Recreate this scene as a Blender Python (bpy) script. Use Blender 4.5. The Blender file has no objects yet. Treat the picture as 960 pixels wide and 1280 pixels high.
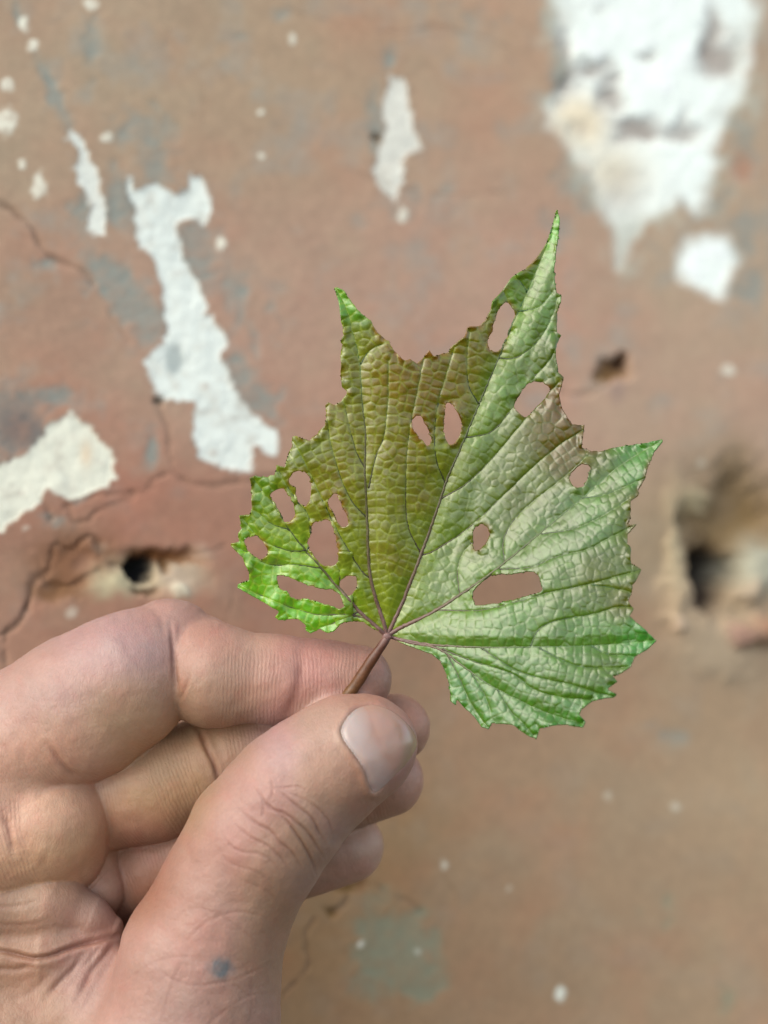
import bpy, math, random
import numpy as np
from mathutils import Vector
from mathutils.kdtree import KDTree
from mathutils.bvhtree import BVHTree

random.seed(4)
RNG = np.random.default_rng(4)
SC = bpy.context.scene
U = 0.00013          # metres per design unit (one design unit = 0.13 mm)
D = 1500.0           # camera to leaf, design units
H0 = 1.30            # height of the leaf above the ground, metres

# ------------------------------------------------------------------ camera
cam_d = bpy.data.cameras.new('camera')
cam = bpy.data.objects.new('camera', cam_d)
SC.collection.objects.link(cam)
cam.location = (0, -D * U, H0)
cam.rotation_euler = (math.radians(90), 0, 0)
cam_d.sensor_fit = 'VERTICAL'
cam_d.sensor_height = 24.0
cam_d.lens = 24.0 * D / 1280.0
cam_d.clip_start = 0.01
cam_d.clip_end = 200
cam_d.dof.use_dof = True
cam_d.dof.focus_distance = (D - 25) * U
cam_d.dof.aperture_fstop = cam_d.lens / (36 * U * 1000)
SC.camera = cam

# ------------------------------------------------------------------ world, sun, exposure
SUN = Vector((-0.66, -0.58, 0.70)).normalized()
w = bpy.data.worlds.new('World'); SC.world = w; w.use_nodes = True
nt = w.node_tree; nt.nodes.clear()
sky = nt.nodes.new('ShaderNodeTexSky'); sky.sky_type = 'NISHITA'; sky.sun_disc = False
sky.sun_elevation = math.asin(SUN.z); sky.sun_rotation = math.atan2(SUN.x, SUN.y)
sky.dust_density = 1.2; sky.air_density = 1.0
hs = nt.nodes.new('ShaderNodeHueSaturation'); hs.inputs['Saturation'].default_value = 0.48
bg = nt.nodes.new('ShaderNodeBackground'); bg.inputs[1].default_value = 0.15
wo = nt.nodes.new('ShaderNodeOutputWorld')
nt.links.new(sky.outputs[0], hs.inputs['Color']); nt.links.new(hs.outputs[0], bg.inputs[0]); nt.links.new(bg.outputs[0], wo.inputs[0])
sd_ = bpy.data.lights.new('sun', 'SUN'); sd_.energy = 1.15; sd_.angle = math.radians(50); sd_.color = (1, .90, .72)
sun = bpy.data.objects.new('sun', sd_); SC.collection.objects.link(sun)
sun.location = (-1, -2, 3); sun.rotation_euler = SUN.to_track_quat('Z', 'Y').to_euler()
SC.view_settings.view_transform = 'Standard'; SC.view_settings.look = 'None'
SC.view_settings.exposure = 1.08; SC.view_settings.gamma = 1.0
SC.cycles.use_denoising = True

# ------------------------------------------------------------------ helpers
def P(px, py, d=0.0):
    """traced position at depth d (towards the lens) -> design units x, y(depth), z"""
    px = np.asarray(px, float); py = np.asarray(py, float); d = np.asarray(d, float)
    s = (D - d) / D
    return np.stack([(px - 480) * s, -d + 0 * px, (640 - py) * s], -1)

def to_world(a):
    a = np.asarray(a, float) * U
    a = a.copy(); a[..., 2] += H0
    return a

def unproj(v):
    s = (D + v[:, 1]) / D
    return v[:, 0] / s + 480, 640 - v[:, 2] / s

def lin(c):
    c = np.asarray(c, float) / 255.0
    return np.where(c <= 0.04045, c / 12.92, ((c + 0.055) / 1.055) ** 2.4)

def mesh(name, verts, quads=None, tris=None, mat=None, parent=None, cols=None, floats=None, world=True):
    verts = to_world(verts) if world else verts
    me = bpy.data.meshes.new(name)
    quads = np.zeros((0, 4), int) if quads is None else np.asarray(quads, int).reshape(-1, 4)
    tris = np.zeros((0, 3), int) if tris is None else np.asarray(tris, int).reshape(-1, 3)
    loops = np.concatenate([quads.ravel(), tris.ravel()]).astype(np.int32)
    starts = np.concatenate([np.arange(len(quads)) * 4, len(quads) * 4 + np.arange(len(tris)) * 3]).astype(np.int32)
    me.vertices.add(len(verts)); me.vertices.foreach_set('co', np.ascontiguousarray(verts, np.float32).ravel())
    me.loops.add(len(loops)); me.loops.foreach_set('vertex_index', loops)
    me.polygons.add(len(starts)); me.polygons.foreach_set('loop_start', starts)
    me.polygons.foreach_set('use_smooth', np.ones(len(starts), bool))
    me.update(calc_edges=True); me.validate()
    if cols is not None:
        a = me.attributes.new('Col', 'FLOAT_COLOR', 'POINT')
        c4 = np.ones((len(verts), 4), np.float32); c4[:, :3] = cols
        a.data.foreach_set('color', c4.ravel())
    for k, v in (floats or {}).items():
        a = me.attributes.new(k, 'FLOAT', 'POINT'); a.data.foreach_set('value', np.ascontiguousarray(v, np.float32))
    o = bpy.data.objects.new(name, me); SC.collection.objects.link(o)
    if mat: me.materials.append(mat)
    if parent: o.parent = parent
    return o

def vnoise(x, y, scale, seed):
    """smooth value noise, -1..1"""
    r = np.random.default_rng(seed).uniform(-1, 1, (256, 256))
    x = x / scale + 37.3; y = y / scale + 91.7
    xi = np.floor(x).astype(int); yi = np.floor(y).astype(int); fx = x - xi; fy = y - yi
    fx = fx * fx * (3 - 2 * fx); fy = fy * fy * (3 - 2 * fy)
    a = r[xi % 256, yi % 256]; b = r[(xi + 1) % 256, yi % 256]; c = r[xi % 256, (yi + 1) % 256]; d = r[(xi + 1) % 256, (yi + 1) % 256]
    return (a * (1 - fx) + b * fx) * (1 - fy) + (c * (1 - fx) + d * fx) * fy

def fbm(x, y, scale, seed, octs=4):
    s = 0; a = 1.0; t = 0
    for i in range(octs):
        s = s + a * vnoise(x, y, scale / 2 ** i, seed + i); t += a; a *= 0.55
    return s / t * 1.3

def blend(x, y, pts, eps=1e-5):
    """scattered colours (x, y, radius, rgb 0..255) -> linear colour"""
    acc = np.zeros((len(x), 3)); ws = np.full(len(x), eps); acc += eps * np.mean([lin(p[3]) for p in pts], 0)
    for px, py, r, c in pts:
        wt = np.exp(-((x - px) ** 2 + (y - py) ** 2) / (2 * r * r)); acc += wt[:, None] * lin(c); ws += wt
    return acc / ws[:, None]

def smooth_line(pts, step=4.0, closed=False):
    pts = np.asarray(pts, float); n = len(pts); out = []
    if n == 2:
        m = max(2, int(np.linalg.norm(pts[1] - pts[0]) / step)); t = np.linspace(0, 1, m + 1)[:, None]
        return pts[0] * (1 - t) + pts[1] * t
    for i in range(n - 1 if not closed else n):
        p0 = pts[(i - 1) % n] if (i > 0 or closed) else 2 * pts[0] - pts[1]
        p1 = pts[i]; p2 = pts[(i + 1) % n]
        p3 = pts[(i + 2) % n] if (i + 2 < n or closed) else 2 * pts[-1] - pts[-2]
        m = max(1, int(np.linalg.norm(p2 - p1) / step)); t = (np.arange(m) / m)[:, None]
        out.append(0.5 * ((2 * p1) + (-p0 + p2) * t + (2 * p0 - 5 * p1 + 4 * p2 - p3) * t ** 2 + (-p0 + 3 * p1 - 3 * p2 + p3) * t ** 3))
    if not closed: out.append(pts[-1:])
    return np.concatenate(out)

def seg_dist(x, y, line, maxd):
    """distance from points to a polyline, inf beyond maxd; also arclength and side"""
    best = np.full(len(x), np.inf); arc = np.zeros(len(x)); side = np.zeros(len(x)); L = 0
    lo = line.min(0) - maxd; hi = line.max(0) + maxd
    idx = np.where((x > lo[0]) & (x < hi[0]) & (y > lo[1]) & (y < hi[1]))[0]
    if len(idx) == 0: return best, arc, side
    X = x[idx]; Y = y[idx]; b = best[idx]; ar = arc[idx]; sd = side[idx]
    for a, c in zip(line[:-1], line[1:]):
        dx, dy = c - a; l = math.hypot(dx, dy)
        if l < 1e-6: continue
        t = np.clip(((X - a[0]) * dx + (Y - a[1]) * dy) / l ** 2, 0, 1)
        d = np.hypot(X - a[0] - t * dx, Y - a[1] - t * dy)
        m = d < b; b[m] = d[m]; ar[m] = L + t[m] * l; sd[m] = np.sign((X[m] - a[0]) * dy - (Y[m] - a[1]) * dx)
        L += l
    b[b > maxd] = np.inf
    best[idx] = b; arc[idx] = ar; side[idx] = sd
    return best, arc, side

def inside(x, y, poly):
    r = np.zeros(len(x), bool); p = np.asarray(poly, float)
    lo = p.min(0); hi = p.max(0)
    idx = np.where((x >= lo[0]) & (x <= hi[0]) & (y >= lo[1]) & (y <= hi[1]))[0]
    X = x[idx]; Y = y[idx]; q = r[idx]
    for a, c in zip(p, np.roll(p, -1, 0)):
        if a[1] == c[1]: continue
        m = ((a[1] > Y) != (c[1] > Y)) & (X < (c[0] - a[0]) * (Y - a[1]) / (c[1] - a[1]) + a[0]); q ^= m
    r[idx] = q
    return r

def sdpoly(x, y, poly, maxd):
    """signed distance (negative inside) clipped to +-maxd"""
    p = np.asarray(poly, float); ln = np.vstack([p, p[:1]])
    d, _, _ = seg_dist(x, y, ln, maxd); d = np.minimum(d, maxd)
    return np.where(inside(x, y, p), -d, d)

def tag(o, label=None, cat=None, kind=None, group=None):
    if label: o['label'] = label
    if cat: o['category'] = cat
    if kind: o['kind'] = kind
    if group: o['group'] = group

def material(name):
    m = bpy.data.materials.new(name); m.use_nodes = True
    n = m.node_tree.nodes; b = n['Principled BSDF']
    return m, n, m.node_tree.links, b

def N(n, typ, **kw):
    o = n.new(typ)
    for k, v in kw.items():
        if k in o.inputs: o.inputs[k].default_value = v
        else: setattr(o, k, v)
    return o

# ------------------------------------------------------------------ materials
def wall_material(name, rough, b1, b2):
    m, n, l, b = material(name)
    at = N(n, 'ShaderNodeAttribute', attribute_name='Col')
    tc = N(n, 'ShaderNodeTexCoord')
    n1 = N(n, 'ShaderNodeTexNoise'); n1.inputs['Scale'].default_value = 420; n1.inputs['Detail'].default_value = 8; n1.inputs['Roughness'].default_value = .65
    n2 = N(n, 'ShaderNodeTexNoise'); n2.inputs['Scale'].default_value = 2400; n2.inputs['Detail'].default_value = 4
    l.new(tc.outputs['Object'], n1.inputs['Vector']); l.new(tc.outputs['Object'], n2.inputs['Vector'])
    hsv = N(n, 'ShaderNodeHueSaturation')
    mr = N(n, 'ShaderNodeMapRange'); mr.inputs[1].default_value = .3; mr.inputs[2].default_value = .7; mr.inputs[3].default_value = .93; mr.inputs[4].default_value = 1.07
    l.new(n1.outputs[0], mr.inputs[0]); l.new(mr.outputs[0], hsv.inputs['Value']); l.new(at.outputs['Color'], hsv.inputs['Color'])
    l.new(hsv.outputs[0], b.inputs['Base Color'])
    b.inputs['Roughness'].default_value = rough
    bp = N(n, 'ShaderNodeBump'); bp.inputs['Strength'].default_value = b1; bp.inputs['Distance'].default_value = .0004
    bp2 = N(n, 'ShaderNodeBump'); bp2.inputs['Strength'].default_value = b2; bp2.inputs['Distance'].default_value = .0001
    l.new(n1.outputs[0], bp.inputs['Height']); l.new(n2.outputs[0], bp2.inputs['Height']); l.new(bp.outputs[0], bp2.inputs['Normal'])
    l.new(bp2.outputs[0], b.inputs['Normal'])
    return m
M_WALL = wall_material('painted_plaster', .85, .16, .08)
M_PLASTER = wall_material('bare_lime_plaster', .95, .4, .3)

def skin_material():
    m, n, l, b = material('skin')
    at = N(n, 'ShaderNodeAttribute', attribute_name='Col')
    al = N(n, 'ShaderNodeAttribute', attribute_name='along')
    rg = N(n, 'ShaderNodeAttribute', attribute_name='ridge')
    tc = N(n, 'ShaderNodeTexCoord')
    # mottling
    n1 = N(n, 'ShaderNodeTexNoise'); n1.inputs['Scale'].default_value = 260; n1.inputs['Detail'].default_value = 6
    l.new(tc.outputs['Object'], n1.inputs['Vector'])
    n3 = N(n, 'ShaderNodeTexNoise'); n3.inputs['Scale'].default_value = 1500; n3.inputs['Detail'].default_value = 3
    l.new(tc.outputs['Object'], n3.inputs['Vector'])
    mr = N(n, 'ShaderNodeMapRange'); mr.inputs[1].default_value = .3; mr.inputs[2].default_value = .7; mr.inputs[3].default_value = .94; mr.inputs[4].default_value = 1.06
    l.new(n1.outputs[0], mr.inputs[0])
    mr3 = N(n, 'ShaderNodeMapRange'); mr3.inputs[1].default_value = .3; mr3.inputs[2].default_value = .7; mr3.inputs[3].default_value = .95; mr3.inputs[4].default_value = 1.05
    l.new(n3.outputs[0], mr3.inputs[0])
    mu = N(n, 'ShaderNodeMath', operation='MULTIPLY'); l.new(mr.outputs[0], mu.inputs[0]); l.new(mr3.outputs[0], mu.inputs[1])
    hsv = N(n, 'ShaderNodeHueSaturation'); l.new(mu.outputs[0], hsv.inputs['Value']); l.new(at.outputs['Color'], hsv.inputs['Color'])
    l.new(hsv.outputs[0], b.inputs['Base Color'])
    b.inputs['Roughness'].default_value = .47
    b.inputs['Specular IOR Level'].default_value = .45
    b.inputs['Subsurface Weight'].default_value = .2
    b.inputs['Subsurface Radius'].default_value = (1, .35, .18)
    b.inputs['Subsurface Scale'].default_value = .0016
    # friction ridges: bands along the finger, bent by noise
    nw = N(n, 'ShaderNodeTexNoise'); nw.inputs['Scale'].default_value = 170; nw.inputs['Detail'].default_value = 2
    l.new(tc.outputs['Object'], nw.inputs['Vector'])
    ph = N(n, 'ShaderNodeMath', operation='MULTIPLY_ADD'); ph.inputs[1].default_value = 16.0
    l.new(nw.outputs[0], ph.inputs[0])
    sc = N(n, 'ShaderNodeMath', operation='MULTIPLY'); sc.inputs[1].default_value = 2 * math.pi / 4.6
    l.new(al.outputs['Fac'], sc.inputs[0]); l.new(sc.outputs[0], ph.inputs[2])
    si = N(n, 'ShaderNodeMath', operation='SINE'); l.new(ph.outputs[0], si.inputs[0])
    rm = N(n, 'ShaderNodeMath', operation='MULTIPLY'); l.new(si.outputs[0], rm.inputs[0]); l.new(rg.outputs['Fac'], rm.inputs[1])
    b1 = N(n, 'ShaderNodeBump'); b1.inputs['Strength'].default_value = .26; b1.inputs['Distance'].default_value = .00006
    l.new(rm.outputs[0], b1.inputs['Height'])
    # fine criss-cross skin lines
    vo = N(n, 'ShaderNodeTexVoronoi', feature='DISTANCE_TO_EDGE'); vo.inputs['Scale'].default_value = 1900
    mp = N(n, 'ShaderNodeMapping'); mp.inputs['Rotation'].default_value = (0, math.radians(38), 0); mp.inputs['Scale'].default_value = (1, 1, .45)
    nd = N(n, 'ShaderNodeMixRGB', blend_type='ADD'); nd.inputs[0].default_value = .0018
    l.new(tc.outputs['Object'], nd.inputs[1]); l.new(n1.outputs[1], nd.inputs[2])
    l.new(nd.outputs[0], mp.inputs[0]); l.new(mp.outputs[0], vo.inputs['Vector'])
    pw = N(n, 'ShaderNodeMapRange'); pw.inputs[1].default_value = 0; pw.inputs[2].default_value = .18
    l.new(vo.outputs['Distance'], pw.inputs[0])
    b2 = N(n, 'ShaderNodeBump'); b2.inputs['Strength'].default_value = .38; b2.inputs['Distance'].default_value = .00006
    l.new(pw.outputs[0], b2.inputs['Height']); l.new(b1.outputs[0], b2.inputs['Normal'])
    b3 = N(n, 'ShaderNodeBump'); b3.inputs['Strength'].default_value = .16; b3.inputs['Distance'].default_value = .00009
    l.new(n3.outputs[0], b3.inputs['Height']); l.new(b2.outputs[0], b3.inputs['Normal'])
    l.new(b3.outputs[0], b.inputs['Normal'])
    return m
M_SKIN = skin_material()

def nail_material():
    m, n, l, b = material('nail')
    at = N(n, 'ShaderNodeAttribute', attribute_name='Col'); l.new(at.outputs['Color'], b.inputs['Base Color'])
    b.inputs['Roughness'].default_value = .24; b.inputs['Specular IOR Level'].default_value = .5; b.inputs['Subsurface Weight'].default_value = .2; b.inputs['Subsurface Scale'].default_value = .001
    tc = N(n, 'ShaderNodeTexCoord'); mp = N(n, 'ShaderNodeMapping'); mp.inputs['Rotation'].default_value = (0, math.radians(-52), 0); mp.inputs['Scale'].default_value = (.12, 1, 1)
    no = N(n, 'ShaderNodeTexNoise'); no.inputs['Scale'].default_value = 2200
    l.new(tc.outputs['Object'], mp.inputs[0]); l.new(mp.outputs[0], no.inputs['Vector'])
    bp = N(n, 'ShaderNodeBump'); bp.inputs['Strength'].default_value = .25; bp.inputs['Distance'].default_value = .00005
    l.new(no.outputs[0], bp.inputs['Height']); l.new(bp.outputs[0], b.inputs['Normal'])
    return m
M_NAIL = nail_material()

def leaf_material():
    m, n, l, b = material('leaf_blade')
    out = n['Material Output']
    at = N(n, 'ShaderNodeAttribute', attribute_name='Col')
    tc = N(n, 'ShaderNodeTexCoord')
    vo = N(n, 'ShaderNodeTexVoronoi', feature='DISTANCE_TO_EDGE'); vo.inputs['Scale'].default_value = 1500
    n1 = N(n, 'ShaderNodeTexNoise'); n1.inputs['Scale'].default_value = 900; n1.inputs['Detail'].default_value = 5
    l.new(tc.outputs['Object'], n1.inputs['Vector'])
    l.new(tc.outputs['Object'], vo.inputs['Vector'])
    mr = N(n, 'ShaderNodeMapRange'); mr.inputs[1].default_value = 0; mr.inputs[2].default_value = .12; mr.inputs[3].default_value = 1.1; mr.inputs[4].default_value = .98
    l.new(vo.outputs['Distance'], mr.inputs[0])
    mr1 = N(n, 'ShaderNodeMapRange'); mr1.inputs[1].default_value = .3; mr1.inputs[2].default_value = .7; mr1.inputs[3].default_value = .85; mr1.inputs[4].default_value = 1.15
    l.new(n1.outputs[0], mr1.inputs[0])
    mu = N(n, 'ShaderNodeMath', operation='MULTIPLY'); l.new(mr.outputs[0], mu.inputs[0]); l.new(mr1.outputs[0], mu.inputs[1])
    hsv = N(n, 'ShaderNodeHueSaturation'); l.new(mu.outputs[0], hsv.inputs['Value']); l.new(at.outputs['Color'], hsv.inputs['Color'])
    l.new(hsv.outputs[0], b.inputs['Base Color'])
    b.inputs['Roughness'].default_value = .31; b.inputs['Specular IOR Level'].default_value = .82
    bp = N(n, 'ShaderNodeBump'); bp.inputs['Strength'].default_value = .35; bp.inputs['Distance'].default_value = .00008
    l.new(n1.outputs[0], bp.inputs['Height']); l.new(bp.outputs[0], b.inputs['Normal'])
    tr = N(n, 'ShaderNodeBsdfTranslucent'); l.new(hsv.outputs[0], tr.inputs['Color'])
    mx = N(n, 'ShaderNodeMixShader'); mx.inputs[0].default_value = .16
    l.new(b.outputs[0], mx.inputs[1]); l.new(tr.outputs[0], mx.inputs[2]); l.new(mx.outputs[0], out.inputs['Surface'])
    return m
M_LEAF = leaf_material()

def vein_material():
    m, n, l, b = material('leaf_vein')
    at = N(n, 'ShaderNodeAttribute', attribute_name='Col')
    tc = N(n, 'ShaderNodeTexCoord')
    n1 = N(n, 'ShaderNodeTexNoise'); n1.inputs['Scale'].default_value = 1400; n1.inputs['Detail'].default_value = 4
    l.new(tc.outputs['Object'], n1.inputs['Vector'])
    mr1 = N(n, 'ShaderNodeMapRange'); mr1.inputs[1].default_value = .3; mr1.inputs[2].default_value = .7; mr1.inputs[3].default_value = .75; mr1.inputs[4].default_value = 1.25
    l.new(n1.outputs[0], mr1.inputs[0])
    hsv = N(n, 'ShaderNodeHueSaturation'); l.new(mr1.outputs[0], hsv.inputs['Value']); l.new(at.outputs['Color'], hsv.inputs['Color'])
    l.new(hsv.outputs[0], b.inputs['Base Color']); b.inputs['Roughness'].default_value = .45
    bp = N(n, 'ShaderNodeBump'); bp.inputs['Strength'].default_value = .5; bp.inputs['Distance'].default_value = .0001
    l.new(n1.outputs[0], bp.inputs['Height']); l.new(bp.outputs[0], b.inputs['Normal'])
    return m
M_VEIN = vein_material()

# ------------------------------------------------------------------ wall
WY0, WA, WB = 660.0, 0.52, 0.16      # wall plane: depth = WY0 + WA*X + WB*Z
def h2(pts): return [(x / 2, y / 2) for x, y in pts]
PATCHES = [
 ('white lime plaster showing in a long ragged streak', h2([(320,435),(340,470),(385,460),(430,490),(470,475),(480,435),(500,435),(525,495),(530,530),(505,565),(480,540),(455,545),(440,570),(450,600),(455,650),(490,690),(520,780),(565,840),(550,890),(580,950),(600,990),(635,1045),(690,1070),(685,1135),(660,1130),(640,1105),(625,1170),(570,1175),(500,1145),(480,1080),(490,1010),(420,1000),(380,980),(360,900),(390,870),(420,850),(410,720),(390,650),(340,600),(330,520)])),
 ('thin white streak of bare plaster', h2([(175,322),(215,370),(240,420),(255,470),(272,540),(260,592),(215,580),(222,545),(232,520),(200,460),(190,390),(168,345)])),
 ('cream white plaster patch above the hand', [(-60,610),(-20,588),(0,585),(30,570),(65,530),(95,517),(120,542),(143,565),(146,595),(135,612),(85,623),(63,610),(50,622),(20,650),(0,666),(-60,700)]),
 ('small white plaster streak left of the leaf tip', [(484,95),(502,95),(508,115),(514,140),(519,165),(530,185),(508,190),(501,225),(492,252),(478,240),(462,213),(474,188),(482,160),(480,125)]),
 ('large blurred white plaster patch', [(688,-60),(700,10),(708,50),(718,90),(700,110),(688,135),(695,165),(725,195),(742,225),(745,262),(762,290),(775,335),(784,330),(790,295),(806,278),(830,268),(858,240),(872,262),(884,240),(896,205),(905,150),(935,110),(945,70),(935,20),(915,-60)]),
 ('round white plaster spot', [(848,320),(858,302),(885,297),(908,296),(918,325),(910,350),(900,372),(878,362),(850,345)]),
]
SMALL = [(113,4,10,7),(30,28,7,9),(41,57,7,8),(8,105,8,10),(6,153,13,17),(27,204,5,7),(49,232,8,16),(277,302,6,9),(326,140,5,4),(327,196,4,4),(503,269,6,9),
 (880,579,6,7),(556,1082,4,6),(452,1181,5,5),(522,1189,5,5),(701,1241,8,8),(759,994,5,6),(843,1009,6,6),(635,1110,3,5),(367,48,5,6),(135,172,9,7),(910,463,8,7),(125,684,8,7),(33,660,5,4),(90,767,8,7)]
GRAYS = [(73,125,13,34,-25,.8),(55,85,8,28,-20,.6),(24,20,6,25,-20,.5),(115,55,12,50,0,.35),(175,165,40,35,0,.55),(200,215,25,30,0,.6),(150,250,22,40,-10,.8),(105,262,18,30,0,.6),(150,360,26,62,-48,.9),(185,400,22,40,-30,.7),
 (235,330,18,40,0,.6),(248,300,28,60,-12,.7),(295,360,20,38,0,.6),(318,430,8,30,0,.4),(320,498,38,20,20,.9),(300,470,20,22,0,.8),(20,530,40,38,0,1.3),(70,495,25,15,0,1.0),(190,560,9,24,0,.8),(95,610,14,16,0,.9),(65,650,30,16,20,.6),
 (50,330,22,12,0,.5),(350,15,14,14,0,.4),(300,45,14,8,0,.5),(486,75,15,18,0,.6),(470,150,10,60,0,.5),(520,250,60,25,0,.3),(700,60,22,60,0,.6),(715,110,26,40,0,.8),(745,235,50,40,0,.5),(700,290,35,30,0,.35),(860,245,60,25,0,.5),(925,170,30,50,0,.5),(935,320,40,80,0,.4),
 (490,1190,52,55,0,1.0),(525,1225,30,30,0,1.2),(475,1165,45,25,0,.7),(545,1180,12,20,0,1.1),(527,1140,14,10,0,.7),(830,920,35,20,0,.25),(825,1130,30,30,0,.3),(905,1265,16,30,0,.5),(345,380,20,60,0,.25),(450,275,14,18,0,.3),(585,20,60,40,0,.2)]
CRACKS = [([(-20,235),(0,255),(30,272),(55,312),(72,325),(100,336),(118,352)],3.5,6,.9),([(118,352),(135,385),(160,430)],2.2,2,.5),
 ([(198,505),(210,540),(213,575),(216,592)],3,4,.6),([(216,592),(238,605),(268,606),(310,600),(350,596)],4,5,.6),([(216,592),(195,598),(180,610),(120,640),(112,650),(92,650),(85,632),(62,650)],2.5,5,.9),
 ([(62,650),(62,640),(50,622)],3,5,.8),([(195,608),(150,630),(120,642)],2,4,.7),([(85,632),(120,622),(180,612)],2,4,.6),
 ([(62,690),(66,680),(90,684),(105,672),(118,668),(130,690)],5,10,1.5),([(66,685),(58,715),(45,725),(38,745),(35,760)],5,10,1.4),([(60,730),(85,732),(110,722),(128,715)],5,10,1.3),([(38,750),(25,775),(5,790),(-30,800)],3.5,8,1.2),([(8,790),(6,840)],3,5,.8),
 ([(285,770),(292,745),(290,720)],1.6,2.5,.6),([(280,680),(262,690),(235,697)],2,4,.8),([(139,706),(160,708)],5,10,1.5),
 ([(433,1122),(423,1136),(412,1142)],3.4,6,1.3),([(391,1149),(382,1168),(386,1200),(378,1222),(352,1246),(345,1270)],2.6,5,1.1),([(445,1098),(437,1104),(470,1108),(487,1118),(515,1128),(525,1140)],1.8,3,.7),([(555,1095),(570,1118),(566,1130),(545,1132)],1.6,3,.7),([(566,1130),(640,1134)],1.2,1.5,.3),([(533,1150),(533,1182)],1.5,2,.6),
 ([(360,10),(400,25),(480,40),(560,35),(640,60)],2,2,.5),([(215,20),(212,70),(250,100),(255,150)],1.6,1.5,.4),([(430,210),(500,235),(570,245),(640,240)],2,2,.4),([(690,490),(740,490),(768,470)],3,4,.7),([(640,60),(700,110)],2,2,.3)]

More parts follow.
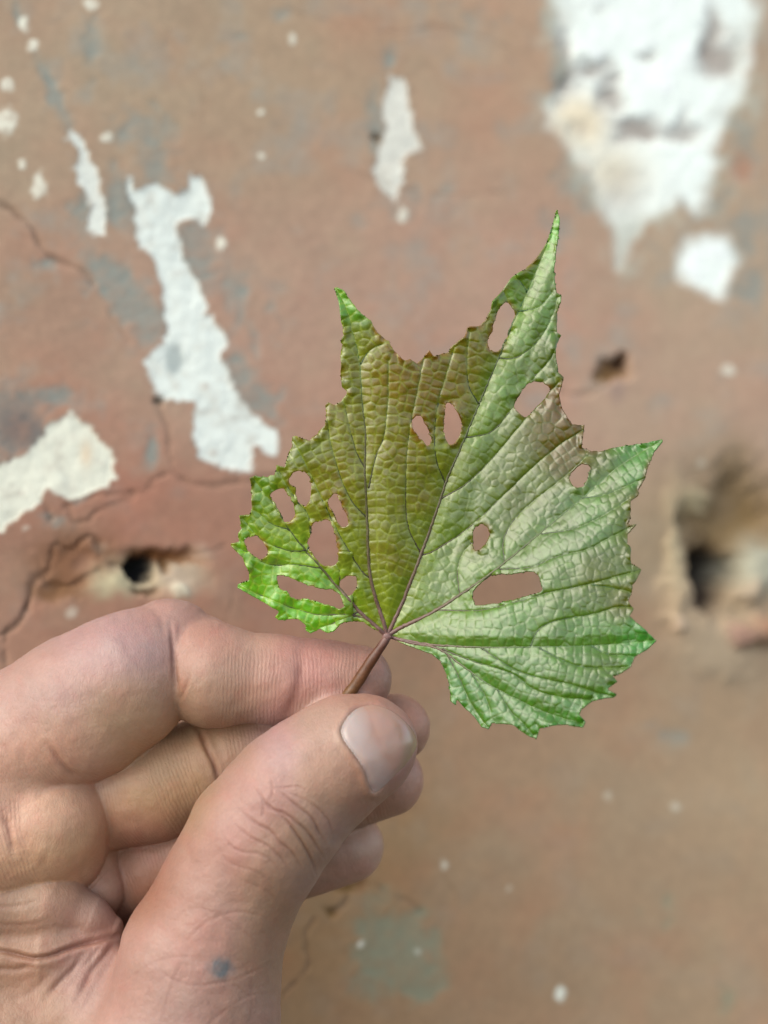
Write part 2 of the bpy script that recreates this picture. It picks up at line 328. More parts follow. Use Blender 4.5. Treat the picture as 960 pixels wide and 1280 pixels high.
def wall():
    g0 = np.arange(-660, 960, 3.2); gz0 = np.arange(-1130, 1130, 3.2)
    ext = 40 * (1.35 ** np.arange(1, 15) - 1)
    xs = np.concatenate([(g0[0] - ext)[::-1], g0, g0[-1] + ext]); zs = np.concatenate([(gz0[0] - ext)[::-1], gz0, gz0[-1] + ext])
    X, Z = np.meshgrid(xs, zs, indexing='ij'); nx, nz = X.shape
    X = X.ravel(); Z = Z.ravel()
    Y = WY0 + WA * X + WB * Z
    nrm = np.array([WA, -1, WB]); nrm /= np.linalg.norm(nrm)
    s = np.maximum((D + Y) / D, .05); px = X / s + 480; py = 640 - Z / s
    far = (px < -400) | (px > 1400) | (py < -500) | (py > 1800) | (D + Y < 200)
    wx = px + 5 * fbm(px, py, 26, 11) + 2.2 * fbm(px, py, 7, 12, 2); wy = py + 5 * fbm(px, py, 26, 13) + 2.2 * fbm(px, py, 7, 14, 2)
    h = 2.0 * fbm(X, Z, 200, 21, 3) + .35 * fbm(X, Z, 14, 22, 3)
    base = blend(px, py, [(100,60,120,(163,138,120)),(350,80,120,(166,136,116)),(600,120,110,(170,135,116)),(300,400,120,(168,132,118)),(60,420,80,(160,124,108)),(560,330,100,(172,134,120)),(900,300,90,(170,142,124)),
      (860,500,80,(172,138,122)),(640,400,80,(172,134,120)),(200,650,60,(158,108,92)),(40,720,60,(154,112,96)),(300,700,60,(156,110,94)),(600,800,90,(150,112,92)),(860,650,50,(158,132,108)),(800,1000,100,(156,126,104)),(640,1000,100,(152,120,98)),
      (420,1200,70,(148,112,84)),(380,1150,50,(142,106,74)),(640,1200,90,(148,114,90)),(860,1200,100,(152,122,100)),(500,1050,50,(144,108,76)),(930,1000,60,(158,130,108)),(480,560,90,(166,122,106))])
    base *= np.array([1.03, 1.13, 1.05]) * (1 + .22 * np.clip((py - 750) / 250, 0, 1))[:, None]
    base *= (1 + .07 * fbm(px, py, 60, 31, 5) + .05 * fbm(px, py, 8, 35, 3))[:, None]
    redd = np.clip(fbm(px, py, 90, 41, 4), 0, 1)[:, None]; base = base * (1 + redd * np.array([.06, -.07, -.09]))
    tan = np.clip(fbm(px, py, 50, 47, 4) + .1, 0, 1)[:, None]; base = base * (1 - .26 * tan) + .26 * tan * lin((164, 152, 128)) * np.clip(base.mean(1) / .27, .6, 1.1)[:, None]
    gy = np.clip(fbm(px, py, 38, 57, 5) - .12, 0, 1)[:, None] * np.clip((700 - py) / 200, .25, 1)[:, None]; base = base * (1 - .7 * gy) + .7 * gy * lin((150, 150, 142))
    gn = fbm(wx, wy, 18, 51, 4)
    gm = np.zeros(len(px))
    for cx, cy, rx, ry, ang, amt in GRAYS:
        a = math.radians(ang); dx = wx - cx; dy = wy - cy; u = dx * math.cos(a) + dy * math.sin(a); v = -dx * math.sin(a) + dy * math.cos(a)
        gm = np.maximum(gm, amt * np.exp(-((u / rx) ** 2 + (v / ry) ** 2) * 1.1))
    gm = np.clip(gm * 1.22 + gn * .45 * (gm > .08), 0, 1)
    gm = np.clip((gm - .17) / .5, 0, 1) * (.72 + .3 * fbm(px, py, 12, 58, 3)); gm = np.clip(gm, 0, .95)
    gcol = np.where((py > 1000)[:, None], lin((142, 144, 120)), lin((138, 144, 137)))
    dark = np.exp(-(((px - 25) / 45) ** 2 + ((py - 535) / 40) ** 2))[:, None]
    gcol = gcol * (1 - dark) + lin((104, 98, 96)) * dark
    col = base * (1 - gm[:, None]) + gcol * gm[:, None]
    h -= 1.5 * gm
    # specks
    for cx, cy, rx, ry in SMALL:
        q = ((px - cx + .5 * (wx - px)) / rx) ** 2 + ((py - cy + .5 * (wy - py)) / ry) ** 2
        q = q * (1 + .6 * fbm(px, py, 9, 33, 3)); m = np.clip(1.35 - q * .95, 0, 1) * np.clip(.9 + .5 * fbm(px, py, 5, 36, 2), .3, 1); m = m * (1 if (cx, cy) in ((701,1241),(452,1181),(556,1082)) else .38 if cy > 560 else .85); cc = lin((236, 236, 220))
        col = col * (1 - m[:, None]) + cc * m[:, None]; h += .5 * m
    # bare plaster
    pid = np.full(len(px), -1)
    pn = fbm(px, py, 30, 61, 5)
    for i, (lb, poly) in enumerate(PATCHES):
        soft = 9.0 if i >= 4 else 2.0
        if i == 4:
            n4 = 16 * fbm(px, py, 44, 63, 4); n5 = 16 * fbm(px, py, 44, 68, 4); sd = sdpoly(px + n4, py + n5, poly, 60)
        else: sd = sdpoly(wx, wy, poly, 60) + (3.2 * fbm(px, py, 10, 64, 3) if i < 4 else 0)
        m = np.clip(.5 - sd / (2 * soft), 0, 1)
        cc = {0: (224, 232, 226), 1: (222, 226, 218), 2: (224, 226, 210), 3: (218, 218, 208), 4: (243, 252, 247), 5: (243, 252, 247)}[i]
        pc = lin(cc)[None, :] * (1 + .06 * pn[:, None])
        if i == 4:
            halo = np.clip(1 - sd / 34, 0, 1) * np.clip(.35 + 1.3 * fbm(px, py, 24, 69, 4), 0, 1); halo = halo[:, None] * .8
            col = col * (1 - halo) + lin((186, 190, 176)) * halo
            cr = np.exp(-(((px - 722) / 42) ** 2 + ((py - 150) / 36) ** 2) ** 1.5) + .8 * np.exp(-(((px - 765) / 45) ** 2 + ((py - 215) / 40) ** 2))
            cr = np.clip(cr, 0, 1)[:, None]; pc = pc * (1 - cr) + lin((228, 216, 190)) * cr
            for bx, by, rx, ry, am in [(893,40,13,34,.7),(902,72,24,26,.95),(795,162,32,17,.9),(852,165,24,13,.6),(858,150,9,18,.4),(740,84,26,10,.7),(760,110,16,20,.5),(812,72,9,9,.6),(700,75,14,40,.7),(705,105,20,18,.7),(745,10,12,12,.25),(722,160,12,9,.3),(735,250,10,25,.7),(780,245,30,30,.35),(765,120,20,20,.6)]:
                q = np.clip(am * np.exp(-((((px - bx) + 2 * (wx - px)) / rx) ** 2 + (((py - by) + 2 * (wy - py)) / ry) ** 2) ** 1.3) * 1.2, 0, .9)[:, None]
                pc = pc * (1 - q) + lin((160, 150, 142)) * q; h -= (q[:, 0] * m) * 8
            ed = np.clip(1 - np.abs(sd + 12) / 16, 0, 1)[:, None] * np.clip(pn + .3, 0, 1)[:, None] * .7
            pc = pc * (1 - ed) + lin((190, 192, 182)) * ed
            lo = np.clip((py - 255) / 30, 0, 1)[:, None] * .75; pc = pc * (1 - lo) + lin((188, 190, 178)) * lo
        if i < 4:
            mo = np.clip(fbm(px, py, 16, 171 + i, 5) * 1.6 - .25, 0, 1)[:, None] * .45; pc = pc * (1 - mo) + lin((186, 178, 164)) * mo
        if i == 0:
            q = np.clip(1.3 * np.exp(-(((px - 219) / 11) ** 2 + ((py - 449) / 20) ** 2) ** 2), 0, 1)[:, None] * .8
            pc = pc * (1 - q) + lin((165, 176, 174)) * q; h -= q[:, 0] * 2
            for bx, by in ((257, 483), (267, 566)):
                q = np.exp(-(((px - bx) / 5) ** 2 + ((py - by) / 4) ** 2))[:, None] * .6; pc = pc * (1 - q) + lin((165, 140, 120)) * q
        if i == 2:
            q = np.exp(-(((px - 108) / 8) ** 2 + ((py - 567) / 18) ** 2))[:, None] * .5; pc = pc * (1 - q) + lin((215, 180, 140)) * q
        col = col * (1 - m[:, None]) + pc * m[:, None]
        h += m * (-1.5 + 1.4 * pn + .5 * fbm(px, py, 6, 66, 2)) + .6 * np.exp(-(sd / 3) ** 2) * (i < 4)
        if i < 4:
            rim = np.exp(-((sd - 2.5) / 2.2) ** 2)[:, None] * .35 * np.clip(.6 + gn, 0, 1)[:, None]; col = col * (1 - rim) + lin((120, 96, 82)) * rim
        pid[(sd < 0)] = i
    # cracks
    for pts, wd, dp, tint in CRACKS:
        ln = smooth_line(pts, 5)
        d, _, _ = seg_dist(px + .6 * (wx - px), py + .6 * (wy - py), ln, wd * 4)
        wv = np.clip(.75 + .8 * vnoise(px, py, 13, 161), .25, 1.5); m = np.exp(-(d / (wd * wv)) ** 2)
        h -= dp * m * .55
        mm = np.clip(m * tint * (.55 + .6 * np.clip(gn + .4, 0, 1)), 0, 1)[:, None] * .62
        col = col * (1 - mm) + lin((112, 90, 72)) * mm
    # cavities: left (by the hand), right (deep), the small pit
    rg1 = 9 * fbm(px, py, 30, 151, 4); rg2 = 9 * fbm(px, py, 30, 157, 4)
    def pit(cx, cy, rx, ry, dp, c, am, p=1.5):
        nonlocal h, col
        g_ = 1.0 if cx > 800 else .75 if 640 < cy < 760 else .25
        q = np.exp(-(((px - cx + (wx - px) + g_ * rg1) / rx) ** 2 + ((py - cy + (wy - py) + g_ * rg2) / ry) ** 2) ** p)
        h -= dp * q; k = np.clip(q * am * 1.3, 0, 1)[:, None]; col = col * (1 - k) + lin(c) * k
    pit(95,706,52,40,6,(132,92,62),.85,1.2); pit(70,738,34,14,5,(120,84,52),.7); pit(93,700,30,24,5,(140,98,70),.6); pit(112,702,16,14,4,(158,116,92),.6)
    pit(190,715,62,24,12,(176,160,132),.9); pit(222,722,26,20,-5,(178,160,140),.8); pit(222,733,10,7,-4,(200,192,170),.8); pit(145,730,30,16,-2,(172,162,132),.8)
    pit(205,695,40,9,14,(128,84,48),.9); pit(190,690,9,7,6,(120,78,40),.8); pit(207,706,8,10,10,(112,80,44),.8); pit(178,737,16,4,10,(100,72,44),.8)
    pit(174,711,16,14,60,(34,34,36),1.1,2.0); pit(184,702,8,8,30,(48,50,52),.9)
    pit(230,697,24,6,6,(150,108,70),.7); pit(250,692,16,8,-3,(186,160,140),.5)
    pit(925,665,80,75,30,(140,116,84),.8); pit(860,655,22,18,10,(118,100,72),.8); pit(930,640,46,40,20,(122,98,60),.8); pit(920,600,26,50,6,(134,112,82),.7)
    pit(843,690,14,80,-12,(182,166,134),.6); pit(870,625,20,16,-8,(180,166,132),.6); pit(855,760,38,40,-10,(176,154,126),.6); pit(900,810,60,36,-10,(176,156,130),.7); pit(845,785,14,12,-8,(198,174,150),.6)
    pit(893,722,22,44,70,(44,30,18),1.1,1.6); pit(908,702,24,24,60,(36,28,20),1.0,1.6); pit(886,745,12,18,40,(54,34,18),1.0,1.6)  # hole interior coloured nearly black, painting in the shade of a deeper pit
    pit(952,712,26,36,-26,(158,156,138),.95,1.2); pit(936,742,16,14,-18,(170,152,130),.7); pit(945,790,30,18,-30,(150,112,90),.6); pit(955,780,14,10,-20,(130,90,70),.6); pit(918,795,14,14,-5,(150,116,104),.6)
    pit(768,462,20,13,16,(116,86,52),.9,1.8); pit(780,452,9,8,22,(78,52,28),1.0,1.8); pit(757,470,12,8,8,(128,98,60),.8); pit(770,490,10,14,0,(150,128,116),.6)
    pit(471,172,6,5,5,(84,66,40),1.0); pit(200,500,8,5,6,(96,84,70),.9); pit(412,1143,8,8,4,(120,88,40),.7); pit(450,1105,10,8,2,(128,88,50),.6); pit(432,1110,14,6,4,(118,86,40),.7)
    pit(930,210,18,14,3,(172,128,104),.6)
    h = np.where(far, 3.2 * fbm(X, Z, 160, 21, 5), h)
    col = col * np.array([1, .99, .95])
    V = np.stack([X, Y, Z], -1) + nrm * h[:, None]
    # outer ring folded back so the wall has thickness
    I = np.arange(nx * nz).reshape(nx, nz)
    ring = np.zeros((nx, nz), bool); ring[0] = ring[-1] = ring[:, 0] = ring[:, -1] = True
    V[ring.ravel()] -= nrm * 1500
    q = np.stack([I[:-1, :-1], I[1:, :-1], I[1:, 1:], I[:-1, 1:]], -1).reshape(-1, 4)
    fp = pid[q]; fid = np.where((fp >= 0).all(1), fp[:, 0], -1)
    base_f = fid < 0
    def sub(qs):
        us, inv = np.unique(qs, return_inverse=True); return us, inv.reshape(-1, 4)
    us, qq = sub(q[base_f])
    wo_ = mesh('wall', V[us], qq, mat=M_WALL, cols=np.clip(col[us], 0, .95))
    tag(wo_, 'weathered red brown painted wall with cracks, holes and bare plaster behind the leaf', kind='structure')
    for i, (lb, _) in enumerate(PATCHES):
        us, qq = sub(q[fid == i])
        if len(qq) == 0: continue
        p = mesh('plaster_patch', V[us], qq, mat=M_PLASTER, cols=np.clip(col[us], 0, .95), parent=wo_)
        tag(p, lb)
wall()

# ------------------------------------------------------------------ hand
def node(px, py, d, r):
    s = (D - d) / D; p = P(px, py, d); return (p[0], p[1], p[2], r * s)
# chains (traced x, y, depth towards lens, radius); blend radius inside chain; blend radius with the rest
CH = {
 'index':  ([(-150,1040,-40,95),(-40,962,-45,92),(108,880,-32,88),(158,850,-30,80),(212,812,-60,64)], 22, 30),
 'index2': ([(240,829,-56,64),(266,844,-33,62),(350,850,-40,53),(402,849,-44,47),(447,850,-47,43)], 16, 3.5),
 'middle': ([(-60,1060,-90,70),(150,990,-84,64),(190,982,-80,66),(252,958,-84,60)], 18, 3),
 'middle2':([(290,940,-88,54),(400,920,-94,46),(494,910,-96,43)], 18, 7),
 'palm':   ([(-130,1110,-30,100),(-20,1050,-28,90),(60,1031,-22,77)], 22, 7),
 'palm2':  ([(40,1050,-30,70),(84,1066,-30,47)], 16, 14),
 'curl':   ([(60,1050,-80,50),(104,1086,-70,45),(122,1108,-66,38)], 12, 2.5),
 'ring':   ([(60,1130,-130,52),(190,1085,-112,54),(350,1020,-112,48),(486,975,-116,44)], 16, 3),
 'little': ([(160,1180,-140,48),(300,1102,-136,46),(436,1058,-138,44)], 16, 3),
 'web':    ([(-160,1160,0,90),(-30,1128,4,60),(60,1130,0,44),(110,1148,-6,26),(138,1160,-12,16)], 14, 4),
 'web2':   ([(-60,1200,0,80),(60,1190,4,48),(120,1190,0,30)], 16, 9),
 'thenar': ([(-160,1280,-20,150),(20,1290,-20,100),(120,1270,-10,90)], 30, 22),
 'thumb':  ([(60,1560,20,160),(150,1400,30,140),(240,1275,36,105),(252,1195,40,95),(284,1118,44,83),(324,1046,48,83),(368,992,50,78),(410,958,46,70),(440,938,40,64),(462,931,34,59)], 26, 16),
 'arm':    ([(-160,1280,-20,150),(-60,1500,40,200),(-180,1900,160,190),(-330,2500,330,215)], 40, 50),
}
ORDER = ['index', 'palm', 'middle', 'index2', 'middle2', 'palm2', 'curl', 'ring', 'little', 'web', 'web2', 'thenar', 'arm', 'thumb']
CHN = {k: (np.array([node(*n) for n in v[0]]), v[1], v[2]) for k, v in CH.items()}

def smin(a, b, k):
    h_ = np.clip(.5 + .5 * (b - a) / k, 0, 1)
    return b * (1 - h_) + a * h_ - k * h_ * (1 - h_)

def chain_sd(p, name):
    nodes, k, _ = CHN[name]; d = None; near = None; u = None; L = 0
    for a, b in zip(nodes[:-1], nodes[1:]):
        ab = (b - a)[:3]; l2 = (ab ** 2).sum()
        pa = p - a[:3]; t = np.clip((pa @ ab) / l2, 0, 1)
        q = pa - t[:, None] * ab
        e = np.sqrt((q ** 2).sum(1)) - (a[3] + t * (b[3] - a[3]))
        if d is None: d = e; near = e; u = L + t * math.sqrt(l2)
        else:
            m = e < near; u = np.where(m, L + t * math.sqrt(l2), u); near = np.minimum(near, e); d = smin(d, e, k)
        L += math.sqrt(l2)
    return d, u

def hand_sd(p, info=False):
    d = None
    for i, nm in enumerate(ORDER):
        e, u = chain_sd(p, nm)
        if d is None:
            d = e
            if info: best = e.copy(); gi = np.zeros(len(p), int); uu = u
        else:
            if info: m = e < best; best = np.where(m, e, best); gi[m] = i; uu = np.where(m, u, uu)
            d = smin(d, e, CHN[nm][2] + (42 * np.clip((-405 - p[:, 0]) / 75, 0, 1) if nm == 'palm' else 0))
    return (d, gi, uu) if info else d

def axis(lo, hi, step, a, b):
    """uniform inside lo..hi, growing outside to a..b"""
    g = list(np.arange(lo, hi, step)); s = step
    while g[-1] < b: s = min(s * 1.15, 30); g.append(g[-1] + s)
    s = step
    while g[0] > a: s = min(s * 1.15, 30); g.insert(0, g[0] - s)
    return np.array(g)

def build_hand():
    st = 3.4
    ax = axis(-520, 90, st, -1050, 100)
    ay = axis(-150, 220, st, -620, 240)
    az = axis(-690, -60, st, -1750, -50)
    nx, ny, nz = len(ax), len(ay), len(az)
    F = np.empty((nx, ny, nz), np.float32)
    # coarse pre-pass so only cells near the surface are evaluated finely
    cs = 6
    ix = np.unique(np.append(np.arange(0, nx, cs), nx - 1)); iy = np.unique(np.append(np.arange(0, ny, cs), ny - 1)); iz = np.unique(np.append(np.arange(0, nz, cs), nz - 1))
    for a in range(len(ix) - 1):
        x0, x1 = ix[a], ix[a + 1] + (a == len(ix) - 2)
        # midpoints of blocks
        by = [(iy[j], iy[j + 1] + (j == len(iy) - 2)) for j in range(len(iy) - 1)]; bz = [(iz[k], iz[k + 1] + (k == len(iz) - 2)) for k in range(len(iz) - 1)]
        cx = .5 * (ax[x0] + ax[x1 - 1])
        C = np.array([[cx, .5 * (ay[y0] + ay[y1 - 1]), .5 * (az[z0] + az[z1 - 1])] for y0, y1 in by for z0, z1 in bz])
        R = np.array([.5 * math.sqrt((ax[x1 - 1] - ax[x0]) ** 2 + (ay[y1 - 1] - ay[y0]) ** 2 + (az[z1 - 1] - az[z0]) ** 2) for y0, y1 in by for z0, z1 in bz])
        dc = hand_sd(C); need = np.abs(dc) < R * 1.25 + 45
        n = 0; pts = []; slots = []
        for (y0, y1) in by:
            for (z0, z1) in bz:
                if need[n]:
                    g = np.stack(np.meshgrid(ax[x0:x1], ay[y0:y1], az[z0:z1], indexing='ij'), -1); pts.append(g.reshape(-1, 3)); slots.append((y0, y1, z0, z1))
                else: F[x0:x1, y0:y1, z0:z1] = dc[n]
                n += 1
        if pts:
            v = hand_sd(np.concatenate(pts)); o = 0
            for (y0, y1, z0, z1) in slots:
                c = (x1 - x0) * (y1 - y0) * (z1 - z0); F[x0:x1, y0:y1, z0:z1] = v[o:o + c].reshape(x1 - x0, y1 - y0, z1 - z0); o += c
    # surface nets
    S = F < 0
    cell = np.zeros((nx - 1, ny - 1, nz - 1), np.int8)
    for i in (0, 1):
        for j in (0, 1):
            for k in (0, 1): cell += S[i:nx - 1 + i, j:ny - 1 + j, k:nz - 1 + k]
    act = (cell > 0) & (cell < 8); ci = np.argwhere(act); idm = np.full(act.shape, -1, np.int64); idm[act] = np.arange(len(ci))
    acc = np.zeros((len(ci), 3)); cnt = np.zeros(len(ci))
    corners = [(i, j, k) for i in (0, 1) for j in (0, 1) for k in (0, 1)]
    A = (ax, ay, az)
    def cp(c): return np.stack([A[m][ci[:, m] + c[m]] for m in range(3)], -1)
    for c0 in corners:
        for m in range(3):
            if c0[m]: continue
            c1 = list(c0); c1[m] = 1
            f0 = F[ci[:, 0] + c0[0], ci[:, 1] + c0[1], ci[:, 2] + c0[2]]; f1 = F[ci[:, 0] + c1[0], ci[:, 1] + c1[1], ci[:, 2] + c1[2]]
            x = (f0 < 0) != (f1 < 0); t = np.where(x, f0 / np.where(x, f0 - f1, 1), 0)[:, None]
            pt = cp(c0) * (1 - t) + cp(c1) * t; acc[x] += pt[x]; cnt[x] += 1
    V = acc / cnt[:, None]
    Q = []
    for m in range(3):
        o1, o2 = [(1, 2), (2, 0), (0, 1)][m]
        sl0 = [slice(None)] * 3; sl1 = [slice(None)] * 3; sl0[m] = slice(0, -1); sl1[m] = slice(1, None)
        cr = S[tuple(sl0)] != S[tuple(sl1)]; e = np.argwhere(cr)
        e = e[(e[:, o1] > 0) & (e[:, o2] > 0) & (e[:, o1] < (nx, ny, nz)[o1] - 1) & (e[:, o2] < (nx, ny, nz)[o2] - 1)]
        def g(a, b):
            q = e.copy(); q[:, o1] += a; q[:, o2] += b; return idm[q[:, 0], q[:, 1], q[:, 2]]
        qd = np.stack([g(-1, -1), g(0, -1), g(0, 0), g(-1, 0)], -1)
        flip = ~S[e[:, 0], e[:, 1], e[:, 2]]; qd[flip] = qd[flip][:, ::-1]; Q.append(qd)
    Q = np.concatenate(Q); Q = Q[(Q >= 0).all(1)]
    # one linear subdivision, then project on the field
    e = np.concatenate([Q[:, [0, 1]], Q[:, [1, 2]], Q[:, [2, 3]], Q[:, [3, 0]]]); e.sort(1)
    ue, inv = np.unique(e, axis=0, return_inverse=True); inv = inv.ravel(); nq = len(Q); nv = len(V)
    em = nv + inv.reshape(4, nq); fc = nv + len(ue) + np.arange(nq)
    V = np.concatenate([V, V[ue].mean(1), V[Q].mean(1)])
    Q = np.concatenate([np.stack([Q[:, i], em[i], fc, em[(i - 1) % 4]], -1) for i in range(4)])
    def grad(p):
        g = np.empty_like(p); h_ = .8
        for m in range(3):
            o = np.zeros(3); o[m] = h_; g[:, m] = hand_sd(p + o) - hand_sd(p - o)
        return g / (np.linalg.norm(g, axis=1)[:, None] + 1e-9)
    d = hand_sd(V); G = grad(V); V -= G * np.clip(d, -2, 2)[:, None] * .9
    d, gi, uu = hand_sd(V, True); G = grad(V); V -= G * np.clip(d, -2, 2)[:, None] * .9
    px, py = unproj(V)
    dep = -V[:, 1]
    view = V - np.array([0, -D, 0]); view /= np.linalg.norm(view, axis=1)[:, None]
    front = np.clip(-(G * view).sum(1) * 3, 0, 1)
    gid = {n: i for i, n in enumerate(ORDER)}
    TH = (gid['thumb'],); FO = tuple(gid[k] for k in ('web', 'web2', 'thenar', 'thumb', 'arm'))
    T = [([(337,971),(340,984),(339.6,995),(335,1002)],1.8,1.7),([(323,988),(328.5,999),(338,1010),(357,1018),(373,1030),(386,1042),(396,1057),(404,1072)],2.1,2.6),
     ([(344,987),(357,996),(373,1009),(390,1023),(399,1040),(408,1056)],2.1,2.3),([(342,985),(357,984),(373,983),(386,990)],1.5,1.3),([(344,1015),(359,1027),(373,1046),(384,1063),(390,1077),(394,1092)],2.1,2.6),
     ([(296,1010),(309,1021),(323,1031),(338,1039),(352,1055),(365,1065),(379,1088)],2.0,2.0),([(288,1023),(302,1038),(319,1050),(334,1057),(350,1071),(363,1090)],2.0,1.6),([(277,1040),(286,1055),(302,1065),(323,1067),(340,1077),(352,1095)],2,1.2),
     ([(386,1002),(402,1015),(413,1030),(416,1044)],1.8,1.5),([(360,990),(388,1004),(400,1018)],1.6,1.0),([(328,1000),(329,1013),(327,1023)],1.6,1.5),([(318,985),(324,993),(330,1001)],1.5,1.2),
     ([(270,1060),(290,1080),(320,1090),(340,1104)],2,.9),([(350,1022),(366,1038),(380,1058),(388,1080)],1.5,1.0),([(300,1100),(330,1112),(350,1130)],2,.7),
     ([(230,1180),(262,1150),(300,1140),(345,1150)],2.2,.7),([(180,1200),(230,1230),(290,1225),(345,1200)],2.2,.7),([(200,1280),(215,1230),(230,1195)],2.2,.7),([(250,1290),(300,1250),(345,1238)],2,.6),([(288,1190),(310,1215),(315,1250),(310,1290)],2,.6),
     ([(210,1150),(250,1135),(300,1160),(330,1190)],2,.5),([(150,1230),(200,1200),(260,1195)],2,.5),([(232,1250),(262,1230),(292,1232),(330,1260)],2,.5)]
    Cs = [(p, w_, h_, TH) for p, w_, h_ in T] + [
     ([(156,1156),(146,1169),(125,1175),(104,1180),(83,1187),(67,1194),(42,1198),(8,1190),(-30,1186)],3.4,6.5,FO),
     ([(146,1173),(133,1192),(117,1211),(106,1230),(96,1250)],3.6,3.6,FO),([(104,1194),(90,1213),(77,1225),(58,1248)],3.4,3.2,FO),
     ([(-20,1155),(21,1157),(42,1155),(62,1149)],3,2.2,FO),([(-20,1134),(25,1132),(50,1124)],3,2.0,FO),([(40,1206),(20,1212),(-10,1210)],4,3,FO),([(60,1150),(80,1160),(110,1158)],3,1.2,FO),
     ([(128,1180),(112,1200),(100,1210)],2.4,2,FO),([(62,1215),(45,1235),(20,1250)],4,2,FO),
     ([(2,1018),(10,1030),(13,1046),(17,1068)],3.6,3.2,tuple(gid[k] for k in ('palm','palm2','web'))),
     ([(377,818),(375,849),(366,878),(354,902)],6,3.0,(gid['index2'],)),([(243,905),(250,915),(258,935),(268,955),(276,980)],3.2,5,(gid['middle'],gid['middle2'])),
     ([(213,780),(216,810),(219,845),(224,872)],2.6,3.5,(gid['index'],gid['index2'])),([(238,838),(234,856),(226,872),(222,884)],2.6,2.6,(gid['index2'],)),
     ([(60,1070),(50,1085)],5,2,(gid['palm'],gid['palm2'])),([(110,1012),(90,1045),(60,1075)],7,1.2,(gid['palm'],gid['palm2'])),
     ([(186,752),(200,775),(208,800)],4,1.2,(gid['index'],)),([(232,770),(226,800)],4,1.2,(gid['index2'],)),([(60,930),(85,962),(106,972)],4,3,(gid['index'],gid['palm']))]
    disp = np.zeros(len(V)); cre = np.zeros(len(V))
    for pts, w_, h_, grp in Cs:
        ln = smooth_line(pts, 5); dd, arc, _ = seg_dist(px, py, ln, w_ * 4)
        m = np.exp(-(dd / w_) ** 2) * front * np.isin(gi, grp)
        L = np.linalg.norm(np.diff(ln, axis=0), axis=1).sum(); m *= np.clip(np.minimum(arc, L - arc) / (.22 * L), .15, 1)
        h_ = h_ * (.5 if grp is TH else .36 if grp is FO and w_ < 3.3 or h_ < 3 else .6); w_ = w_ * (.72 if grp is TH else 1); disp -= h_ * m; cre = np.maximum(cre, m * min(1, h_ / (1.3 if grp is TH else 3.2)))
        disp += .22 * h_ * np.exp(-((dd - 2.2 * w_) / (1.1 * w_)) ** 2) * front * np.isin(gi, grp)
    # nail bed: a shallow recess with a raised fold round it
    ns = sdpoly(px, py, NAIL, 30); nm = front * (gi == gid['thumb'])
    disp += nm * (-2.6 * np.clip(.5 - ns / 4, 0, 1) + 2.0 * np.exp(-((ns - 5) / 4.5) ** 2) * np.clip((486 - px) / 12, 0, 1))
    # soft undulation
    disp += 1.3 * fbm(px, py, 46, 71, 3) + .35 * fbm(px, py, 11, 75, 3)
    V = V + G * disp[:, None]
    col = blend(px, py, [(40,880,34,(206,172,162)),(150,790,34,(204,168,168)),(190,765,20,(200,160,146)),(165,900,34,(200,168,134)),(90,940,30,(206,168,148)),(262,800,26,(202,152,134)),(290,850,30,(206,168,138)),(375,850,28,(210,150,138)),(330,835,20,(206,162,142)),(455,835,24,(206,154,132)),  # skin tones by area, with shading and sheen included in the colour
      (60,1020,34,(206,170,142)),(20,1000,30,(210,168,152)),(100,1070,28,(196,160,118)),(210,950,34,(186,156,114)),(230,1005,24,(178,146,104)),(290,930,20,(188,158,118)),(190,1075,32,(172,122,104)),(185,1110,22,(150,96,60)),(130,1110,20,(188,160,150)),
      (340,925,22,(200,164,166)),(300,960,20,(196,156,146)),(395,905,22,(200,172,152)),(415,965,24,(192,156,126)),(450,1000,24,(176,136,100)),(325,990,22,(198,150,140)),(290,1035,28,(200,150,138)),(345,1060,22,(196,164,138)),(385,1070,18,(178,146,104)),(250,1100,32,(198,152,138)),(350,1120,22,(184,146,104)),(320,1110,18,(196,158,130)),
      (240,1180,34,(204,160,146)),(330,1200,24,(188,150,116)),(150,1240,34,(198,158,146)),(220,1270,34,(204,168,158)),(300,1270,30,(196,158,136)),(30,1260,36,(186,146,112)),(40,1110,26,(200,168,134)),(30,1150,34,(192,154,122)),(90,1160,20,(206,168,146)),(120,1165,14,(208,160,142)),(100,1215,24,(186,148,138)),(30,1205,30,(184,144,108)),
      (520,890,22,(202,154,136)),(510,965,26,(192,146,132)),(450,1060,34,(196,162,148)),(390,1100,22,(190,152,138))])
    col = .62 * col + .38 * lin((198, 160, 138))
    mott = fbm(px, py, 40, 81, 4)[:, None]; col = col * (1 + mott * np.array([.02, -.05, -.05]))
    r2 = np.clip(fbm(px, py, 16, 86, 3), 0, 1)[:, None]; col = col * (1 + r2 * np.array([.02, -.06, -.05]))
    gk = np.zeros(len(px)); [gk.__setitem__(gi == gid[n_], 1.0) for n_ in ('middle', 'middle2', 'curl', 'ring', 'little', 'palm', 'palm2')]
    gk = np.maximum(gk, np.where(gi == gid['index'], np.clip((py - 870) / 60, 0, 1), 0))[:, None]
    col *= 1 + gk * np.array([.30, .27, .16])  # palm-side skin is paler; also brightened in colour to stand in for front light
    col *= np.array([.57, .545, .55]); col *= (1 - cre[:, None] * np.array([.3, .42, .45]))  # creases are redder; the darkening paints shade into them
    flush = np.exp(-(((px - 229) / 6) ** 2 + ((py - 860) / 18) ** 2))[:, None] * .6; col *= 1 - flush * np.array([.08, .38, .45])
    sp = np.clip(1.35 * np.exp(-(((px - 276 + 3 * fbm(px, py, 9, 90, 2)) / 14) ** 2 + ((py - 1210) / 13) ** 2) ** 1.4), 0, 1) * (gi == gid['thumb']) * front
    sp = (sp * (.85 + .25 * fbm(px, py, 6, 92, 2)))[:, None]; sp = np.clip(sp, 0, .92); col = col * (1 - sp) + lin((92, 98, 100)) * sp
